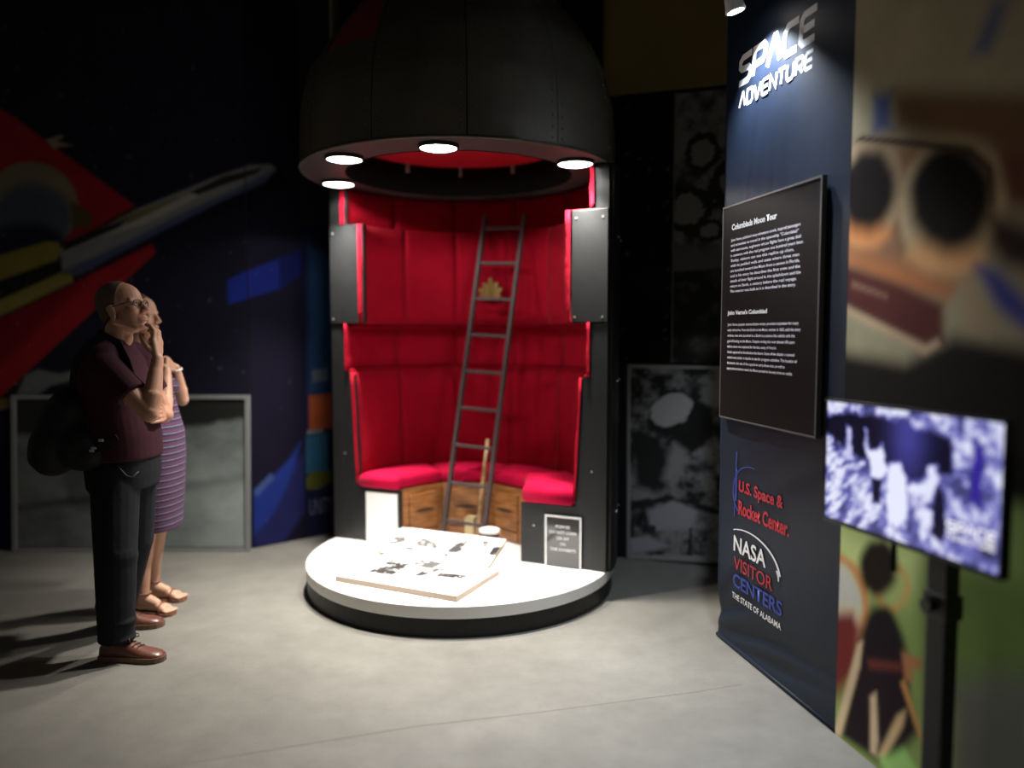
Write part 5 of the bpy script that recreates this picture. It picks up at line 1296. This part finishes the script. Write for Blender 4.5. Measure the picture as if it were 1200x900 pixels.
# legs, bare feet
for h, k, a, hl, ang in (((-2.035, 4.165, .60), (-2.015, 4.150, .43), (-2.045, 4.165, .10), (-2.085, 4.180, 0), -12), ((-2.035, 4.335, .60), (-2.035, 4.340, .43), (-2.085, 4.370, .10), (-2.125, 4.375, 0), -4)):
    bl.chain([h, k], [.078, .056], 16); m_ = Vector(k).lerp(Vector(a), .35) + Vector((-.012, 0, 0)); bl.chain([k, m_, Vector(k).lerp(Vector(a), .8), a], [.054, .055, .036, .035], 16)
    Mf = Matrix.Translation(hl) @ Matrix.Rotation(math.radians(ang), 4, 'Z')
    F = lambda x, y, z: Mf @ Vector((x, y, z))
    bl.ell(F(.028, 0, .045), (.034, .030, .032)); bl.cap(F(.045, 0, .085), F(.120, 0, .058), .034, .027); bl.cap(F(.05, 0, .045), F(.165, .004, .036), .028, .024); bl.cap(F(.12, 0, .048), F(.175, -.018, .032), .024, .018); bl.cap(F(.12, 0, .048), F(.178, .020, .034), .024, .020)
    for i, (y, L, r) in enumerate(((.026, .046, .0115), (.008, .046, .0092), (-.007, .041, .0086), (-.020, .034, .0082), (-.032, .026, .0078))):
        bl.cap(F(.175, y * .85, .028), F(.178 + L, y, .0245), r * 1.05, r, n=10)
wb = bl.build('body', 0.0042, SKINW, WOM, 3); rel(wb, WO)
eyes(WM, wb)
for ch in wb.children_recursive: ch.data.transform(Matrix.Translation(-Vector(WO)))
# hair
bl = Blob(); Rw = WM.to_3x3().to_4x4()
bl.ell(WM @ Vector((-0.024, 0, 0.040)), (0.104, 0.086, 0.096), Rw, 28); bl.ell(WM @ Vector((-0.055, 0, -0.035)), (0.060, 0.080, 0.100), Rw, 24)
for q in (-1, 1): bl.ell(WM @ Vector((-0.030, q * .062, -0.05)), (.045, .024, .085), Rw, 20)
hw = bl.build('hair', 0.005, HAIRW, WOM, 4)
bm = B(); bm.from_mesh(hw.data); g = bm.verts[:] + bm.edges[:] + bm.faces[:]
bmesh.ops.bisect_plane(bm, geom=g, plane_co=WM @ Vector((0.050, 0, 0.075)), plane_no=WM.to_3x3() @ Vector((1, 0, -0.25)), clear_outer=True); bm.to_mesh(hw.data); bm.free(); rel(hw, WO)
# dress
bl = Blob()
bl.loft([(-1.985, 4.25, 0.462, .112, .165), (-1.985, 4.25, 0.55, .118, .175), (-1.985, 4.25, 0.72, .132, .188), (-1.985, 4.25, 0.88, .140, .190), (-1.975, 4.25, 1.00, .130, .172), (-1.99, 4.25, 1.10, .118, .158), (-2.015, 4.25, 1.20, .122, .156), (-2.02, 4.25, 1.28, .124, .164), (-2.04, 4.25, 1.345, .098, .155)])
for q in (-1, 1):
    bl.ell((-1.955, 4.25 + q * .07, 1.245), (.075, .068, .065))
    bl.cap((-2.06, 4.25 + q * .10, 1.40), (-2.05, 4.25 + q * .165, 1.365), .050, .057); bl.cap((-2.02, 4.25 + q * .105, 1.33), (-2.06, 4.25 + q * .085, 1.405), .042, .036)
    bl.cap((-2.05, 4.25 + q * .165, 1.37), (-1.995, 4.25 + q * .172, 1.285), .057, .056, flat=True)
ds = bl.build('dress', 0.006, DRESS, WOM, 5); rel(ds, WO)
# bead necklace and bracelets
bm = B()
for t in np.linspace(-1, 1, 25):
    ball(bm, Vector((-1.955 - 0.085 * abs(t) ** 1.6 - WO[0], 4.238 + 0.072 * t - WO[1], 1.352 + 0.105 * abs(t) ** 1.1)), 0.0052, 8)
obj('necklace', bm, PEARL, WOM, smooth=True, kind='stuff')
d = (W2w - E2).normalized(); x, y, a = frame(d); c0 = W2w - d * .012 - Vector(WO)
bm = B(); tube(bm, [c0 + (x * math.cos(t) + y * math.sin(t)) * .0285 for t in [2 * math.pi * k / 20 for k in range(21)]], .0062, 8); obj('bracelet', bm, PEARL, WOM, smooth=True)
# sandals
for hl, ang, ank in (((-2.085, 4.180, 0), -12, (-2.043, 4.164, .115)), ((-2.125, 4.375, 0), -4, (-2.083, 4.369, .115))):
    r = bpy.data.objects.new('sandal', None); link(r, WOM); r.location = Vector(hl) - Vector(WO); r.rotation_euler = (0, 0, math.radians(ang))
    pr_ = [(-.008, .022), (.01, .034), (.05, .033), (.10, .034), (.15, .044), (.19, .047), (.215, .040), (.232, .022)]
    bm = B(); prism(bm, [(x_, -w_) for x_, w_ in pr_] + [(x_, w_) for x_, w_ in reversed(pr_)], 0, .016); obj('sole', bm, SANDAL, r)
    bm = B(); tube(bm, [(.168, -.042, .016), (.160, -.034, .050), (.156, 0, .068), (.160, .036, .052), (.168, .044, .016)], .0055, 8); obj('toe_strap', bm, SANDAL, r, smooth=True)
    ac = Vector(ank) - Vector(hl); ac.rotate(Euler((0, 0, -math.radians(ang))))
    bm = B(); tube(bm, [ac + Vector((.040 * math.cos(t), .040 * math.sin(t), 0.0)) for t in [2 * math.pi * k / 20 for k in range(21)]], .0055, 8); obj('ankle_strap', bm, SANDAL, r, smooth=True)
    bm = B(); tube(bm, [(-.004, 0, .016), (-.010, 0, .06), ac + Vector((-.040, 0, 0))], .008, 8); obj('heel_strap', bm, SANDAL, r, smooth=True)

# numbers after the names come from repeats only
bpy.context.view_layer.update()
